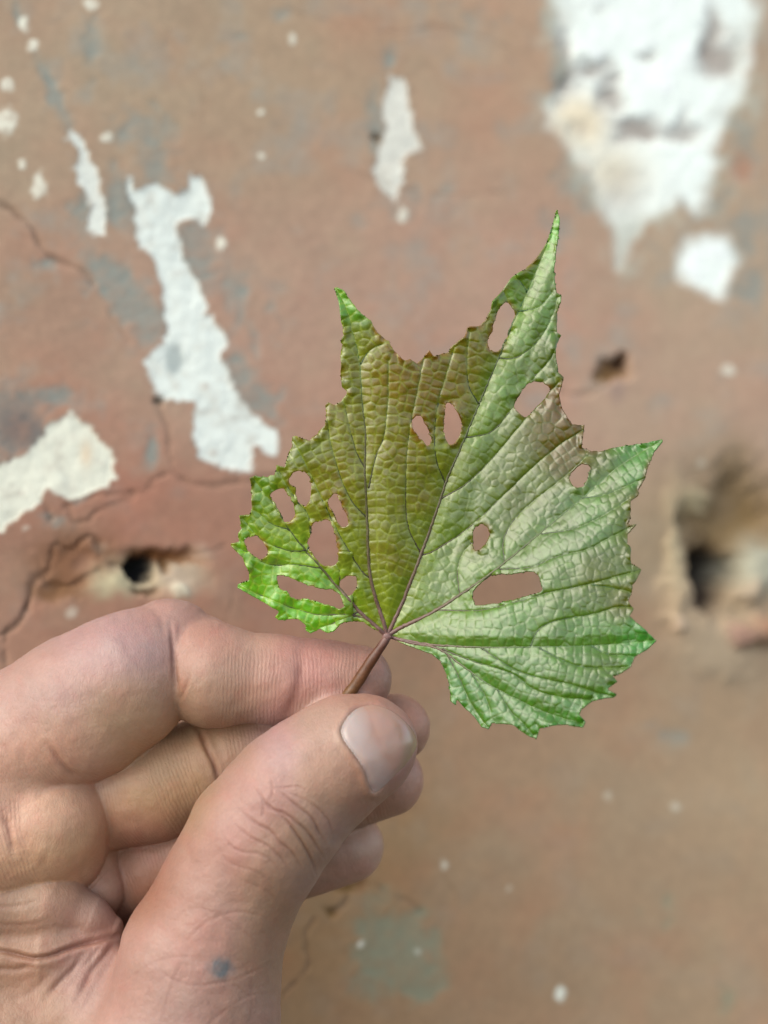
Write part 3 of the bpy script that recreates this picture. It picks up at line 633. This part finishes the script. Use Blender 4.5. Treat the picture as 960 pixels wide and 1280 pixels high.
    ridge = np.isin(gi, [gid[k] for k in ('middle', 'middle2', 'curl', 'index2', 'palm', 'ring', 'palm2')]).astype(float)
    ridge = np.where(gi == gid['index'], np.clip((py - 850 + (px - 100) * .35) / 40, 0, 1) * .8, ridge)
    ridge = np.where(gi == gid['index2'], np.clip((py - 800) / 25, .25, 1), ridge)
    ridge = np.where(gi == gid['curl'], 1.6, ridge)
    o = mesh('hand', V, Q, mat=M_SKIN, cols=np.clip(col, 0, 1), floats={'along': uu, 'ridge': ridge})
    tag(o, 'left hand with a dark spot at the thumb base, pinching the leaf stem', 'hand')
    return o, V, Q

NAIL = np.array([(427,912),(432,901),(441,890),(453,884),(468,882),(486,887),(503,899),(516,914),(521,928),(516,942),(505,957),(490,972),(474,987),(466,989),(461,979),(456,964),(447,949),(436,934),(429,923)], float)
NAIL = smooth_line(NAIL, 2.5, closed=True)

hand, HV, HQ = build_hand()

def build_nail():
    bvh = BVHTree.FromPolygons([tuple(v) for v in HV.tolist()], HQ.tolist()) if False else None
    # restrict to the thumb tip for speed
    px, py = unproj(HV); keepv = (px > 410) & (px < 540) & (py > 865) & (py < 1005) & (HV[:, 1] < 20)
    f = HQ[keepv[HQ].all(1)]; us, inv = np.unique(f, return_inverse=True); inv = inv.reshape(-1, 4)
    bvh = BVHTree.FromPolygons([tuple(v) for v in HV[us].tolist()], inv.tolist())
    st = 1.1
    gx, gy = np.meshgrid(np.arange(424, 526, st), np.arange(878, 994, st), indexing='ij'); n1, n2 = gx.shape
    x = gx.ravel().copy(); y = gy.ravel().copy()
    sd = sdpoly(x, y, NAIL, 40); keep = sd < .7 * st
    dn = smooth_line(NAIL, .6, closed=True)
    for i in np.where(keep & (sd > -.4 * st))[0]:
        j = np.argmin((dn[:, 0] - x[i]) ** 2 + (dn[:, 1] - y[i]) ** 2); x[i], y[i] = dn[j]
    cam0 = Vector((0, -D, 0)); V = np.zeros((len(x), 3)); ok = keep.copy()
    for i in np.where(keep)[0]:
        t = P(x[i], y[i], 0); dr = (Vector(t) - cam0).normalized()
        loc, nn, _, _ = bvh.ray_cast(cam0, dr)
        if loc is None: ok[i] = False; continue
        e = np.clip(-sd[i] / 7.0, 0, 1); lift = -.9 + 2.6 * math.sin(e * math.pi / 2)
        if nn.dot(dr) > 0: nn = -nn
        V[i] = np.array(loc + nn * lift)
    I = np.arange(n1 * n2).reshape(n1, n2)
    q = np.stack([I[:-1, :-1], I[1:, :-1], I[1:, 1:], I[:-1, 1:]], -1).reshape(-1, 4); q = q[ok[q].all(1)]
    # relax
    for _ in range(8):
        nb = np.zeros_like(V); c = np.zeros(len(V))
        for a in range(4):
            for b in (1, 3):
                np.add.at(nb, q[:, a], V[q[:, (a + b) % 4]]); np.add.at(c, q[:, a], 1)
        m = (c > 0) & (sd < -1.5); V[m] = .5 * V[m] + .5 * nb[m] / c[m][:, None]
    ax_ = np.array([.68, -.73]); t = (x - 440) * ax_[0] + (y - 935) * -ax_[1] * -1 * -1
    t = (x - 432) * .80 + (y - 920) * -.60 * -0.0 + (x * 0)
    lun = np.clip(1 - np.hypot((x - 434) / 30, (y - 915) / 42) ** 2, 0, 1)[:, None] ** .6
    lun2 = np.clip(1 - (((x - 445) * .86 + (y - 925) * -.5) / 22) ** 2, 0, 1)[:, None] * .9
    col = lin((206, 164, 146))[None] * np.ones((len(x), 1))
    k = np.clip(np.maximum(lun, .6 * lun2), 0, .85); col = col * (1 - k) + lin((214, 196, 190)) * k
    tip = np.clip(((x - 500) * .75 + (y - 945) * .2) / 14 + .2, 0, 1)[:, None]; col = col * (1 - tip) + lin((186, 164, 126)) * tip
    pk = np.exp(-(((x - 472) / 18) ** 2 + ((y - 900) / 14) ** 2))[:, None] * .5; col = col * (1 - pk) + lin((206, 168, 158)) * pk
    col = col * np.array([.58, .58, .57])
    us, inv = np.unique(q, return_inverse=True); inv = inv.reshape(-1, 4)
    o = mesh('thumbnail', V[us], inv[:, ::-1], mat=M_NAIL, cols=col[us], parent=hand)
    so = o.modifiers.new('thickness', 'SOLIDIFY'); so.thickness = 2.5 * U; so.offset = 0
build_nail()

# ------------------------------------------------------------------ leaf
OUT = [(483,794),(466,786),(454,777),(442,776),(427,779),(418,789),(409,791),(400,786),(388,792),(382,788),(383,782),(371,773),(361,774),(349,775),(344,771),(349,764),(330,753),(315,745),(297,735),(297,730),(312,725),(311,714),(303,697),(288,682),(289,679),(300,677),(298,667),(302,661),(299,644),(312,643),(315,634),(314,625),(315,614),(312,597),(318,595),(335,597),(338,594),(344,594),(346,581),(356,584),(361,567),(366,558),(365,546),(370,545),(386,551),(397,543),
 (406,531),(409,516),(406,507),(410,502),(418,507),(427,501),(435,490),(427,483),(426,461),(426,446),(429,431),(426,427),(427,422),(430,419),(427,404),(423,377),(418,361),(421,359),(430,363),(439,377),(451,392),(463,401),(472,415),(481,425),(486,426),(491,437),(506,451),(512,449),(521,455),(530,446),(536,437),(542,445),(551,443),(560,441),(563,434),(581,420),(584,409),(588,408),(599,408),(607,400),(613,387),(615,377),(627,364),(637,350),(643,344),(656,337),(671,322),(682,306),(690,284),(696,261),(700,275),(698,297),(695,319),(693,337),(694,353),(696,366),(702,369),(701,378),(696,391),(696,416),(702,419),(695,431),(695,447),(698,466),(704,472),(702,484),(699,494),(702,509),(710,522),(715,531),(731,531),(729,544),
 (727,559),(740,565),(752,565),(771,559),(806,554),(827,549),(829,552),(818,565),(809,587),(806,599),(798,613),(798,620),(788,627),(788,646),(785,656),(796,655),(785,668),(784,681),(788,684),(788,704),(802,712),(796,724),(790,731),(790,740),(785,751),(792,762),(787,770),(796,779),(806,787),(821,801),(809,812),(793,821),(788,834),(777,842),(765,845),(771,852),(759,862),(770,867),(768,872),(756,873),(740,877),(727,887),(724,893),(732,902),(729,910),(709,906),(690,907),(675,910),(671,923),(662,921),(651,913),(640,906),(615,904),(611,912),(602,909),(593,896),(581,885),(571,874),(570,882),(564,877),(562,859),(559,843),(551,827),(540,818),(520,811),(500,803)]
HOLES = [[(627,381),(635,379),(642,388),(643,397),(639,409),(631,428),(623,439),(612,438),(609,428),(615,412),(620,394)],
 [(659,481),(671,477),(682,480),(687,489),(678,503),(668,512),(660,521),(648,516),(643,506),(649,494)],
 [(557,506),(566,507),(574,520),(577,534),(572,549),(565,556),(558,552),(554,538)],
 [(516,523),(524,519),(530,527),(536,540),(539,552),(534,558),(528,552),(520,541),(515,532)],
 [(339,616),(352,610),(361,619),(368,634),(368,647),(359,653),(353,649),(347,634),(340,625)],
 [(364,594),(376,588),(386,594),(389,606),(388,625),(382,633),(374,628),(369,616),(370,608),(362,605)],
 [(391,655),(409,649),(415,658),(420,673),(423,694),(420,705),(406,707),(397,700),(386,685),(385,676),(389,664)],
 [(413,622),(421,617),(427,631),(436,652),(432,658),(426,658),(418,643),(411,631)],
 [(424,729),(433,720),(444,721),(446,733),(438,744),(430,741)],
 [(346,721),(358,720),(379,729),(403,736),(418,738),(427,747),(430,758),(426,761),(406,755),(385,749),(367,748),(358,739),(350,736)],
 [(306,674),(321,670),(330,679),(335,691),(327,699),(315,694),(308,685)],
 [(593,660),(604,655),(612,665),(609,678),(599,688),(593,687),(591,671)],
 [(613,719),(640,718),(667,715),(677,731),(674,740),(649,748),(628,753),(599,757),(593,753),(592,740),(607,724)],
 [(724,582),(735,581),(738,585),(731,606),(724,610),(715,606),(712,595)]]
J = (484, 795)
PRIM = [[J,(493,775),(505,748),(526,693),(545,640),(560,596),(581,547),(602,497),(624,445),(643,400),(665,350),(681,312),(697,264)],
 [J,(500,785),(540,766),(581,740),(624,709),(674,668),(734,618),(777,581),(827,551)],
 [J,(480,779),(463,721),(459,652),(456,585),(457,540),(453,507),(450,455),(444,428),(435,392),(421,361)],
 [J,(470,783),(451,766),(424,736),(400,708),(382,688),(361,661),(342,631),(316,598)],
 [J,(500,799),(540,806),(602,809),(665,809),(740,807),(819,801)],
 [J,(515,804),(546,810),(577,831),(612,856),(652,877),(690,893),(728,905)]]
SEC = [[(526,693),(509,655),(507,600),(510,552),(518,505),(530,446)],[(527,694),(540,690),(571,671),(599,649),(634,615),(674,577),(706,552),(729,538)],
 [(550,624),(581,606),(612,577),(646,537),(674,506),(698,478)],[(582,547),(612,541),(634,519),(665,475),(687,450),(699,422)],[(624,448),(646,447),(674,425),(690,396),(698,372)],[(648,390),(674,384),(690,366)],
 [(556,604),(545,575),(543,540),(548,500),(560,460),(568,434)],[(598,505),(585,480),(584,440),(587,412)],[(640,408),(636,385),(630,365)],[(658,365),(650,352),(643,346)],
 [(631,704),(630,674),(646,646),(674,621),(702,599),(735,570)],[(575,744),(572,712),(580,690),(596,672)],
 [(624,712),(665,709),(696,696),(734,687),(759,674),(794,656)],[(677,668),(715,662),(752,646),(787,624)],[(727,623),(759,618),(806,598)],
 [(545,763),(602,763),(649,752),(690,740),(734,731),(771,721),(800,713)],[(663,808),(674,787),(696,776),(740,768),(771,759),(790,759)],[(740,731),(765,735),(788,740)],
 [(602,810),(643,837),(677,848),(715,856),(743,865),(769,871)],[(674,810),(700,824),(727,834),(759,835),(787,834)],[(740,808),(759,818),(793,820)],[(553,811),(590,826),(640,842),(668,862),(705,872),(740,874)],
 [(560,819),(574,846),(587,874),(599,893),(609,909)],[(622,862),(637,887),(652,902),(668,919)],[(590,842),(606,868),(614,890)],
 [(464,724),(451,712),(427,673),(403,625),(388,591),(367,552)],[(459,648),(439,625),(424,591),(412,546),(408,508)],[(456,585),(445,564),(436,530),(430,500)],
 [(451,455),(463,438),(484,427)],[(461,610),(470,570),(480,545),(485,500),(485,450)],
 [(382,688),(361,688),(330,676),(312,658),(301,646)],[(402,710),(370,706),(335,705),(308,690),(290,681)],[(462,775),(435,768),(395,768),(350,754),(299,732)],
 [(384,690),(388,667),(385,643),(370,625),(352,594),(346,583)],[(362,662),(340,655),(322,640)],[(424,736),(425,715),(418,700)],[(448,765),(420,778),(402,784)]]
PS = [smooth_line(p, 5) for p in PRIM]; SS = [smooth_line(p, 5) for p in SEC]

def build_leaf():
    root = bpy.data.objects.new('leaf', None); SC.collection.objects.link(root)
    root.location = to_world(P(430, 875, -2)); root.empty_display_size = .005
    tag(root, 'small lobed grape-like leaf with insect holes, bronze green on a red stem', 'leaf')
    mw = root.matrix_world.copy(); bpy.context.view_layer.update(); inv = root.matrix_world.inverted()
    st = 1.15
    gx, gy = np.meshgrid(np.arange(282, 836, st), np.arange(254, 930, st), indexing='ij'); n1, n2 = gx.shape
    x = gx.ravel().copy(); y = gy.ravel().copy()
    def rough(poly, seed, amp):
        q = smooth_line(np.array(poly, float), 3.0, closed=True) if amp > .8 else np.concatenate([np.linspace(a, b, max(2, int(np.hypot(*(np.array(b) - a)) / 3.5)), endpoint=False) for a, b in zip(np.array(poly, float), np.roll(np.array(poly, float), -1, 0))])
        r = np.random.default_rng(seed); return q + r.uniform(-amp, amp, q.shape)
    outp = rough(OUT, 3, .3); holes = [rough(h_, 10 + i, .9) for i, h_ in enumerate(HOLES)]
    ins = inside(x, y, outp)
    for h_ in holes: ins &= ~inside(x, y, h_)
    # distance to any boundary and nearest boundary point
    bd = np.full(len(x), 30.0); bx = x.copy(); by = y.copy()
    for poly in [outp] + holes:
        for a, c in zip(poly, np.roll(poly, -1, 0)):
            i0 = max(0, int((min(a[0], c[0]) - 12 - 282) / st)); i1 = min(n1, int((max(a[0], c[0]) + 12 - 282) / st) + 2)
            j0 = max(0, int((min(a[1], c[1]) - 12 - 254) / st)); j1 = min(n2, int((max(a[1], c[1]) + 12 - 254) / st) + 2)
            if i1 <= i0 or j1 <= j0: continue
            idx = (np.arange(i0, i1)[:, None] * n2 + np.arange(j0, j1)[None]).ravel()
            X = x[idx]; Y = y[idx]; dx, dy = c - a; t = np.clip(((X - a[0]) * dx + (Y - a[1]) * dy) / (dx * dx + dy * dy + 1e-9), 0, 1)
            qx = a[0] + t * dx; qy = a[1] + t * dy; d = np.hypot(X - qx, Y - qy); m = d < bd[idx]
            bd[idx[m]] = d[m]; bx[idx[m]] = qx[m]; by[idx[m]] = qy[m]
    keep = ins | (bd < .62 * st)
    snap = keep & (bd < .62 * st); x[snap] = bx[snap]; y[snap] = by[snap]
    # vein distances
    dP = np.full(len(x), 200.0); dS = np.full(len(x), 80.0)
    for p in PS: dP = np.minimum(dP, seg_dist(x, y, p, 200)[0])
    for p in SS: dS = np.minimum(dS, seg_dist(x, y, p, 80)[0])
    dV = np.minimum(dP, dS)
    # quilt cells: rows of seeds along every vein, scattered seeds between
    seeds = []; gridh = {}
    def try_add(p, r):
        k = (int(p[0] // 12), int(p[1] // 12))
        for a in (-1, 0, 1):
            for b in (-1, 0, 1):
                for q in gridh.get((k[0] + a, k[1] + b), []):
                    if (q[0] - p[0]) ** 2 + (q[1] - p[1]) ** 2 < r * r: return
        gridh.setdefault(k, []).append(p); seeds.append(p)
    rr = random.Random(8)
    for ln in PS + SS:
        seg = np.diff(ln, axis=0); L = np.concatenate([[0], np.cumsum(np.linalg.norm(seg, axis=1))]); t = 4.0
        while t < L[-1]:
            px_ = np.interp(t, L, ln[:, 0]); py_ = np.interp(t, L, ln[:, 1]); i = min(np.searchsorted(L, t), len(seg)) - 1; sx, sy = seg[i] / (np.linalg.norm(seg[i]) + 1e-9)
            for sg in (-1, 1):
                jt = rr.uniform(-1.5, 1.5)
                for o in ((rr.uniform(6, 8) * sg, rr.uniform(15, 19) * sg) if rr.random() < .7 else (rr.uniform(8, 11) * sg,)): try_add((px_ - sy * o + sx * jt, py_ + sx * o + sy * jt), 7.0)
            t += rr.uniform(8, 12)
    for _ in range(14000): try_add((rr.uniform(284, 834), rr.uniform(256, 928)), rr.uniform(9.5, 13))
    kd = KDTree(len(seeds))
    for i, s_ in enumerate(seeds): kd.insert((s_[0], s_[1], 0), i)
    kd.balance()
    wx = x + 1.0 * fbm(x, y, 14, 101, 1); wy = y + 1.0 * fbm(x, y, 14, 103, 1)
    e = np.full(len(x), 5.0); cellr = np.zeros(len(x)); rnd = np.random.default_rng(5).uniform(-1, 1, len(seeds)); tlt = np.zeros(len(x)); tx, ty = np.random.default_rng(6).normal(0, .022, (2, len(seeds)))
    for i in np.where(keep)[0]:
        (c1, i1, d1), (c2, i2, d2) = kd.find_n((wx[i], wy[i], 0), 2)
        e[i] = (d2 * d2 - d1 * d1) / (2 * (c2 - c1).length + 1e-6); cellr[i] = rnd[i1]; tlt[i] = tx[i1] * (wx[i] - c1[0]) + ty[i1] * (wy[i] - c1[1])
    ee = np.minimum(e, dV)
    ter = np.exp(-(e / 1.3) ** 2)
    # ---- relief (towards the lens)
    amp = .75 + .25 * np.clip((x - 500) / 150, 0, 1)
    z = 8 + 0 * x
    rt = np.clip((x - 500) / 330, 0, 1)
    p1 = PS[0]; o_ = np.argsort(p1[:, 1]); sx = x - np.where(y > 795, 484, np.interp(y, p1[o_, 1], p1[o_, 0]))
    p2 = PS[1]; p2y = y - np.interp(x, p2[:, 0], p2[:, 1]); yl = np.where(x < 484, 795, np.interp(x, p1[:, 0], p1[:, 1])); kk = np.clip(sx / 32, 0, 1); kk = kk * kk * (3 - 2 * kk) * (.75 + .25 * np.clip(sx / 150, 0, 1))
    z += np.where(sx < 0, .105 * np.clip(yl - y, 0, None), 0) + .115 * np.clip(sx, 0, None) - 6 + .16 * np.clip(p2y - 0, -60, 60) * np.clip(sx / 40, 0, 1) + (1 - np.exp(-(np.clip(sx, 0, None) / 130) ** 2)) * .20 * np.clip(y - 560, 0, None)                                       # right half turned up towards the sky
    up = np.clip((700 - y) / 440, 0, 1); z += -14 * up ** 1.4 * (1 - kk)
    lf = np.clip((430 - x) / 150, 0, 1); z += -12 * lf
    z += 6 * (1 - np.exp(-dP / 40)) + 2.4 * (1 - np.exp(-dS / 8)) * np.clip(dP / 12, 0, 1)
    z += -.34 * np.exp(-(e / 1.2) ** 2) + .14 * (1 - np.exp(-ee / 3)) - .5 * np.exp(-(dS / 1.6) ** 2) + tlt * np.clip(ee / 2, 0, 1) + .15 * cellr
    z += 3.0 * fbm(x, y, 70, 111, 3) + .5 * fbm(x, y, 9, 115, 2)
    rf = np.clip((12 - bd) / 12, 0, 1); z += rf * (3.0 * vnoise(x, y, 16, 121) + 2.0 * vnoise(x, y, 7, 122))
    z += np.clip((x < 440) * (y > 690) * 1.0, 0, 1) * 5 * vnoise(x, y, 22, 123)
    # ---- pigment
    G1 = (104, 156, 52); G2 = (98, 150, 74); OL = (136, 126, 58); BR = (140, 108, 48); PG = (128, 158, 104); OR = (146, 100, 34)
    col = blend(x, y, [(340,745,34,(104,160,50)),(400,765,26,(100,158,40)),(300,700,20,(98,150,50)),(340,700,18,(116,150,66)),(320,620,22,(94,134,36)),(350,650,20,(110,124,44)),(375,560,16,(104,120,44)),(390,600,24,(128,118,50)),(370,690,20,(126,148,72)),(440,750,18,(120,142,48)),
      (425,380,20,(96,150,64)),(440,430,18,(112,142,60)),(432,480,14,(116,120,38)),(465,450,20,(138,118,54)),(500,470,24,(144,110,44)),(540,470,26,(140,112,40)),(470,540,30,(134,124,62)),(440,600,24,(132,124,58)),(485,620,26,(136,132,74)),(430,680,18,(128,136,62)),(485,700,24,(134,132,64)),(500,560,20,(140,120,60)),(470,760,16,(134,142,56)),
      (580,450,20,(132,112,42)),(600,420,14,(118,118,40)),(650,350,18,(108,138,58)),(690,290,16,(96,158,84)),(670,390,22,(124,160,98)),(630,470,20,(118,150,84)),(560,580,18,(130,134,60)),(560,520,14,(136,116,50)),(690,450,14,(118,132,50)),(600,560,20,(122,148,88)),(640,500,20,(128,154,96)),
      (520,740,24,(128,146,72)),(550,700,30,(132,150,88)),(590,620,26,(126,140,86)),(640,580,26,(132,132,80)),(690,540,22,(146,108,44)),(700,510,14,(152,96,30)),(710,580,18,(146,104,34)),(745,715,14,(140,116,44)),(660,620,24,(124,138,78)),(750,575,14,(122,124,44)),(790,570,18,(104,158,92)),(740,610,18,(126,160,108)),(650,660,24,(124,144,84)),
      (720,640,26,(118,150,110)),(780,640,12,(122,132,46)),(700,690,26,(122,148,106)),(785,690,12,(124,130,34)),(760,715,16,(108,136,66)),(700,750,22,(120,140,64)),(775,750,14,(134,120,40)),(740,745,16,(122,134,66)),(640,770,30,(124,160,100)),(560,785,26,(130,160,104)),(730,790,22,(116,158,94)),(810,800,18,(92,162,98)),
      (640,830,26,(112,154,84)),(720,840,20,(114,148,80)),(580,850,18,(88,152,72)),(640,880,20,(94,148,56)),(700,890,16,(92,156,72)),(600,900,12,(88,150,66)),(550,830,14,(86,150,80)),(760,870,12,(96,156,84)),(690,870,14,(108,138,44)),(750,840,14,(118,136,52))], 1e-7)
    nz = fbm(x, y, 26, 131, 4)[:, None]; col = col * (1 + .10 * nz)
    bz = np.clip(fbm(x, y, 34, 137, 4) + .05, 0, 1)[:, None] * np.clip(1 - rt * .4, 0, 1)[:, None] * (.8 * ((y < 720) & (x > 400))[:, None]); col = col * (1 - .5 * bz) + lin((138, 92, 40)) * .5 * bz
    # bronze-red rim (mostly top and left), thin
    rim = (1 - np.clip(np.exp(-((y - 370) / 40) ** 2 - ((x - 423) / 22) ** 2) + np.exp(-((y - 275) / 40) ** 2 - ((x - 697) / 20) ** 2), 0, 1)) * np.clip((740 - y) / 60, 0, 1) * np.exp(-(bd / 4.2) ** 2) * np.clip(.35 + .9 * vnoise(x, y, 24, 141), 0, 1) * (y < 780); hole_b = sum(np.exp(-(np.maximum(sdpoly(x, y, h_, 8), 0) / 2.2) ** 2) for h_ in holes); rim = np.clip(rim * .75 + hole_b * np.clip(.35 + .8 * vnoise(x, y, 7, 145), 0, 1) * .45, 0, .8)[:, None]
    col = col * (1 - rim) + lin((150, 84, 26)) * rim
    # pale line veins
    lt = ter[:, None] * .42 * np.clip(1.0 - rt[:, None], .25, 1); col = col * (1 - lt) + lin((168, 176, 92)) * lt
    dl = ter[:, None] * .38 * np.clip(rt[:, None] * 1.5 + .15, 0, 1); col = col * (1 - dl) + lin((84, 92, 40)) * dl  # vein grooves painted darker towards the right, standing in for their shadow
    sv = np.exp(-(dV / 2.2) ** 2)[:, None] * .35; col = col * (1 - sv) + lin((134, 156, 78)) * sv
    col *= (1 + .06 * cellr)[:, None]
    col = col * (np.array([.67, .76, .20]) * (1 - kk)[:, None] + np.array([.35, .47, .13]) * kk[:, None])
    gl = np.clip((440 - x) / 60, 0, 1) * np.clip((y - 580) / 80, 0, 1); tipm = np.exp(-((y - 370) / 40) ** 2 - ((x - 423) / 22) ** 2) + np.exp(-((y - 275) / 40) ** 2 - ((x - 697) / 20) ** 2) + np.exp(-((y - 552) / 30) ** 2 - ((x - 822) / 34) ** 2) + np.exp(-((y - 800) / 20) ** 2 - ((x - 815) / 26) ** 2)
    col *= 1 + (.34 * np.maximum(gl, np.clip(tipm, 0, 1)))[:, None] * np.array([.8, .9, 1.3])
    V = P(x, y, z)
    I = np.arange(n1 * n2).reshape(n1, n2)
    q = np.stack([I[:-1, :-1], I[1:, :-1], I[1:, 1:], I[:-1, 1:]], -1).reshape(-1, 4)
    k = keep[q]; any_in = (ins & ~snap)[q].any(1) | (ins[q].sum(1) >= 2)
    quads = q[k.all(1) & any_in]
    t3 = q[(k.sum(1) == 3) & any_in]; k3 = keep[t3]; tris = np.array([r[m] for r, m in zip(t3, k3)]) if len(t3) else None
    used = np.unique(np.concatenate([quads.ravel(), tris.ravel()])); mp = np.full(len(x), -1); mp[used] = np.arange(len(used))
    def rel(o): o.parent = root; o.matrix_parent_inverse = inv; return o
    bl = rel(mesh('blade', V[used], mp[quads], mp[tris], M_LEAF, cols=np.clip(col[used], 0, 1)))
    so = bl.modifiers.new('thickness', 'SOLIDIFY'); so.thickness = 1.5 * U; so.offset = -1
    # relief lookup for the veins
    Zg = z.reshape(n1, n2)
    def zat(a, b):
        i = np.clip(((a - 282) / st), 0, n1 - 2); j = np.clip(((b - 254) / st), 0, n2 - 2); i0 = i.astype(int); j0 = j.astype(int); fi = i - i0; fj = j - j0
        return (Zg[i0, j0] * (1 - fi) + Zg[i0 + 1, j0] * fi) * (1 - fj) + (Zg[i0, j0 + 1] * (1 - fi) + Zg[i0 + 1, j0 + 1] * fi) * fj
    def hole_hit(a, b):
        r = np.zeros(len(a), bool)
        for h_ in holes: r |= inside(a, b, h_)
        return r | ~inside(a, b, outp)
    def tube(name, pts3, rad, cols, seg=8):
        n = len(pts3); tn = np.gradient(pts3, axis=0); tn /= np.linalg.norm(tn, axis=1)[:, None] + 1e-9
        u1 = np.cross(tn, np.array([0, 1., 0])); u1 /= np.linalg.norm(u1, axis=1)[:, None] + 1e-9; u2 = np.cross(u1, tn)
        a = np.linspace(0, 2 * math.pi, seg, endpoint=False)
        V_ = pts3[:, None] + rad[:, None, None] * (np.cos(a)[None, :, None] * u1[:, None] + np.sin(a)[None, :, None] * u2[:, None]); V_ = V_.reshape(-1, 3)
        q_ = [(i * seg + j, i * seg + (j + 1) % seg, (i + 1) * seg + (j + 1) % seg, (i + 1) * seg + j) for i in range(n - 1) for j in range(seg)]
        t_ = [(0, j + 1, j) for j in range(1, seg - 1)] + [((n - 1) * seg, (n - 1) * seg + j, (n - 1) * seg + j + 1) for j in range(1, seg - 1)]
        return rel(mesh(name, V_, q_, t_, M_VEIN, cols=np.repeat(cols, seg, 0)))
    def vein(line, r0, r1, prim):
        ln = smooth_line(line, 2.2); bad = hole_hit(ln[:, 0], ln[:, 1])
        n = len(ln); t = np.linspace(0, 1, n); jit = np.random.default_rng(n).normal(0, .25, (n, 2)); ln = ln + jit
        runs = []; cur = []
        for i in range(n):
            if bad[i] or t[i] > .975:
                if len(cur) > 3: runs.append(cur)
                cur = []
            else: cur.append(i)
        if len(cur) > 3: runs.append(cur)
        for r in runs:
            r = np.array(r); a = ln[r, 0]; b = ln[r, 1]; rad = r0 + (r1 - r0) * t[r] ** .7
            zz = zat(a, b); zz = np.convolve(np.pad(zz, 2, mode='edge'), np.ones(5) / 5, 'valid')
            p3 = P(a, b, zz + (.4 * rad if prim else .6)); nj = np.hypot(a - J[0], b - J[1])
            c0 = blend(a, b, [(484,790,60,(128,96,84)),(540,690,50,(116,94,58)),(600,500,60,(92,104,48)),(460,600,60,(98,92,42)),(400,700,50,(96,112,44)),(340,640,50,(88,118,40)),(450,420,50,(92,126,50)),(660,680,60,(98,112,60)),(620,760,50,(112,120,78)),(760,600,60,(98,142,80)),(720,800,60,(96,146,86)),(640,870,50,(92,140,70)),(690,320,60,(84,138,70))], 1e-7)
            if prim: m_ = np.exp(-nj / 60)[:, None]; c0 = c0 * (1 - m_) + lin((146, 108, 100)) * m_
            tube('vein', p3, rad, c0 * (.5 if prim else .3))
    for i, p in enumerate(PRIM): vein(p, 3.2 if i < 4 else 2.4, .9, True)
    for p in SEC: vein(p, 1.7, .7, False)
    # stem and the knot where the main veins meet
    sp = smooth_line(np.array([(484,797),(478,806),(462,829),(446,854),(432,873),(412,900),(398,925)], float), 3)
    sz = np.interp(sp[:, 1], [795, 830, 873, 925], [9, 7, 1, -2]); n = len(sp)
    rad = np.interp(np.linspace(0, 1, n), [0, .08, .25, .6, 1], [4.6, 5.6, 7.0, 7.8, 8.2]) + .25 * np.sin(np.arange(n) * .8)
    pc = blend(sp[:, 0], sp[:, 1], [(484,797,8,(140,104,96)),(474,812,12,(112,66,48)),(455,840,20,(118,74,46)),(430,875,20,(126,88,44))], 1e-7)
    tube('stem', P(sp[:, 0], sp[:, 1], sz), rad, pc * .55, 14)
    a = np.random.default_rng(2); kv = []; kq = []
    nu, nv = 16, 10
    for i in range(nv + 1):
        for j in range(nu):
            th = math.pi * i / nv; ph = 2 * math.pi * j / nu; r = 6.2 + a.uniform(-.8, .8)
            kv.append((484 + r * math.sin(th) * math.cos(ph), 796 + r * .8 * math.cos(th), 9 + r * .6 * math.sin(th) * math.sin(ph)))
    kv = np.array(kv); kq = [(i * nu + j, i * nu + (j + 1) % nu, (i + 1) * nu + (j + 1) % nu, (i + 1) * nu + j) for i in range(nv) for j in range(nu)]
    rel(mesh('vein_knot', P(kv[:, 0], kv[:, 1], kv[:, 2]), kq, mat=M_VEIN, cols=np.tile(lin((142, 104, 98)) * .6, (len(kv), 1))))
build_leaf()
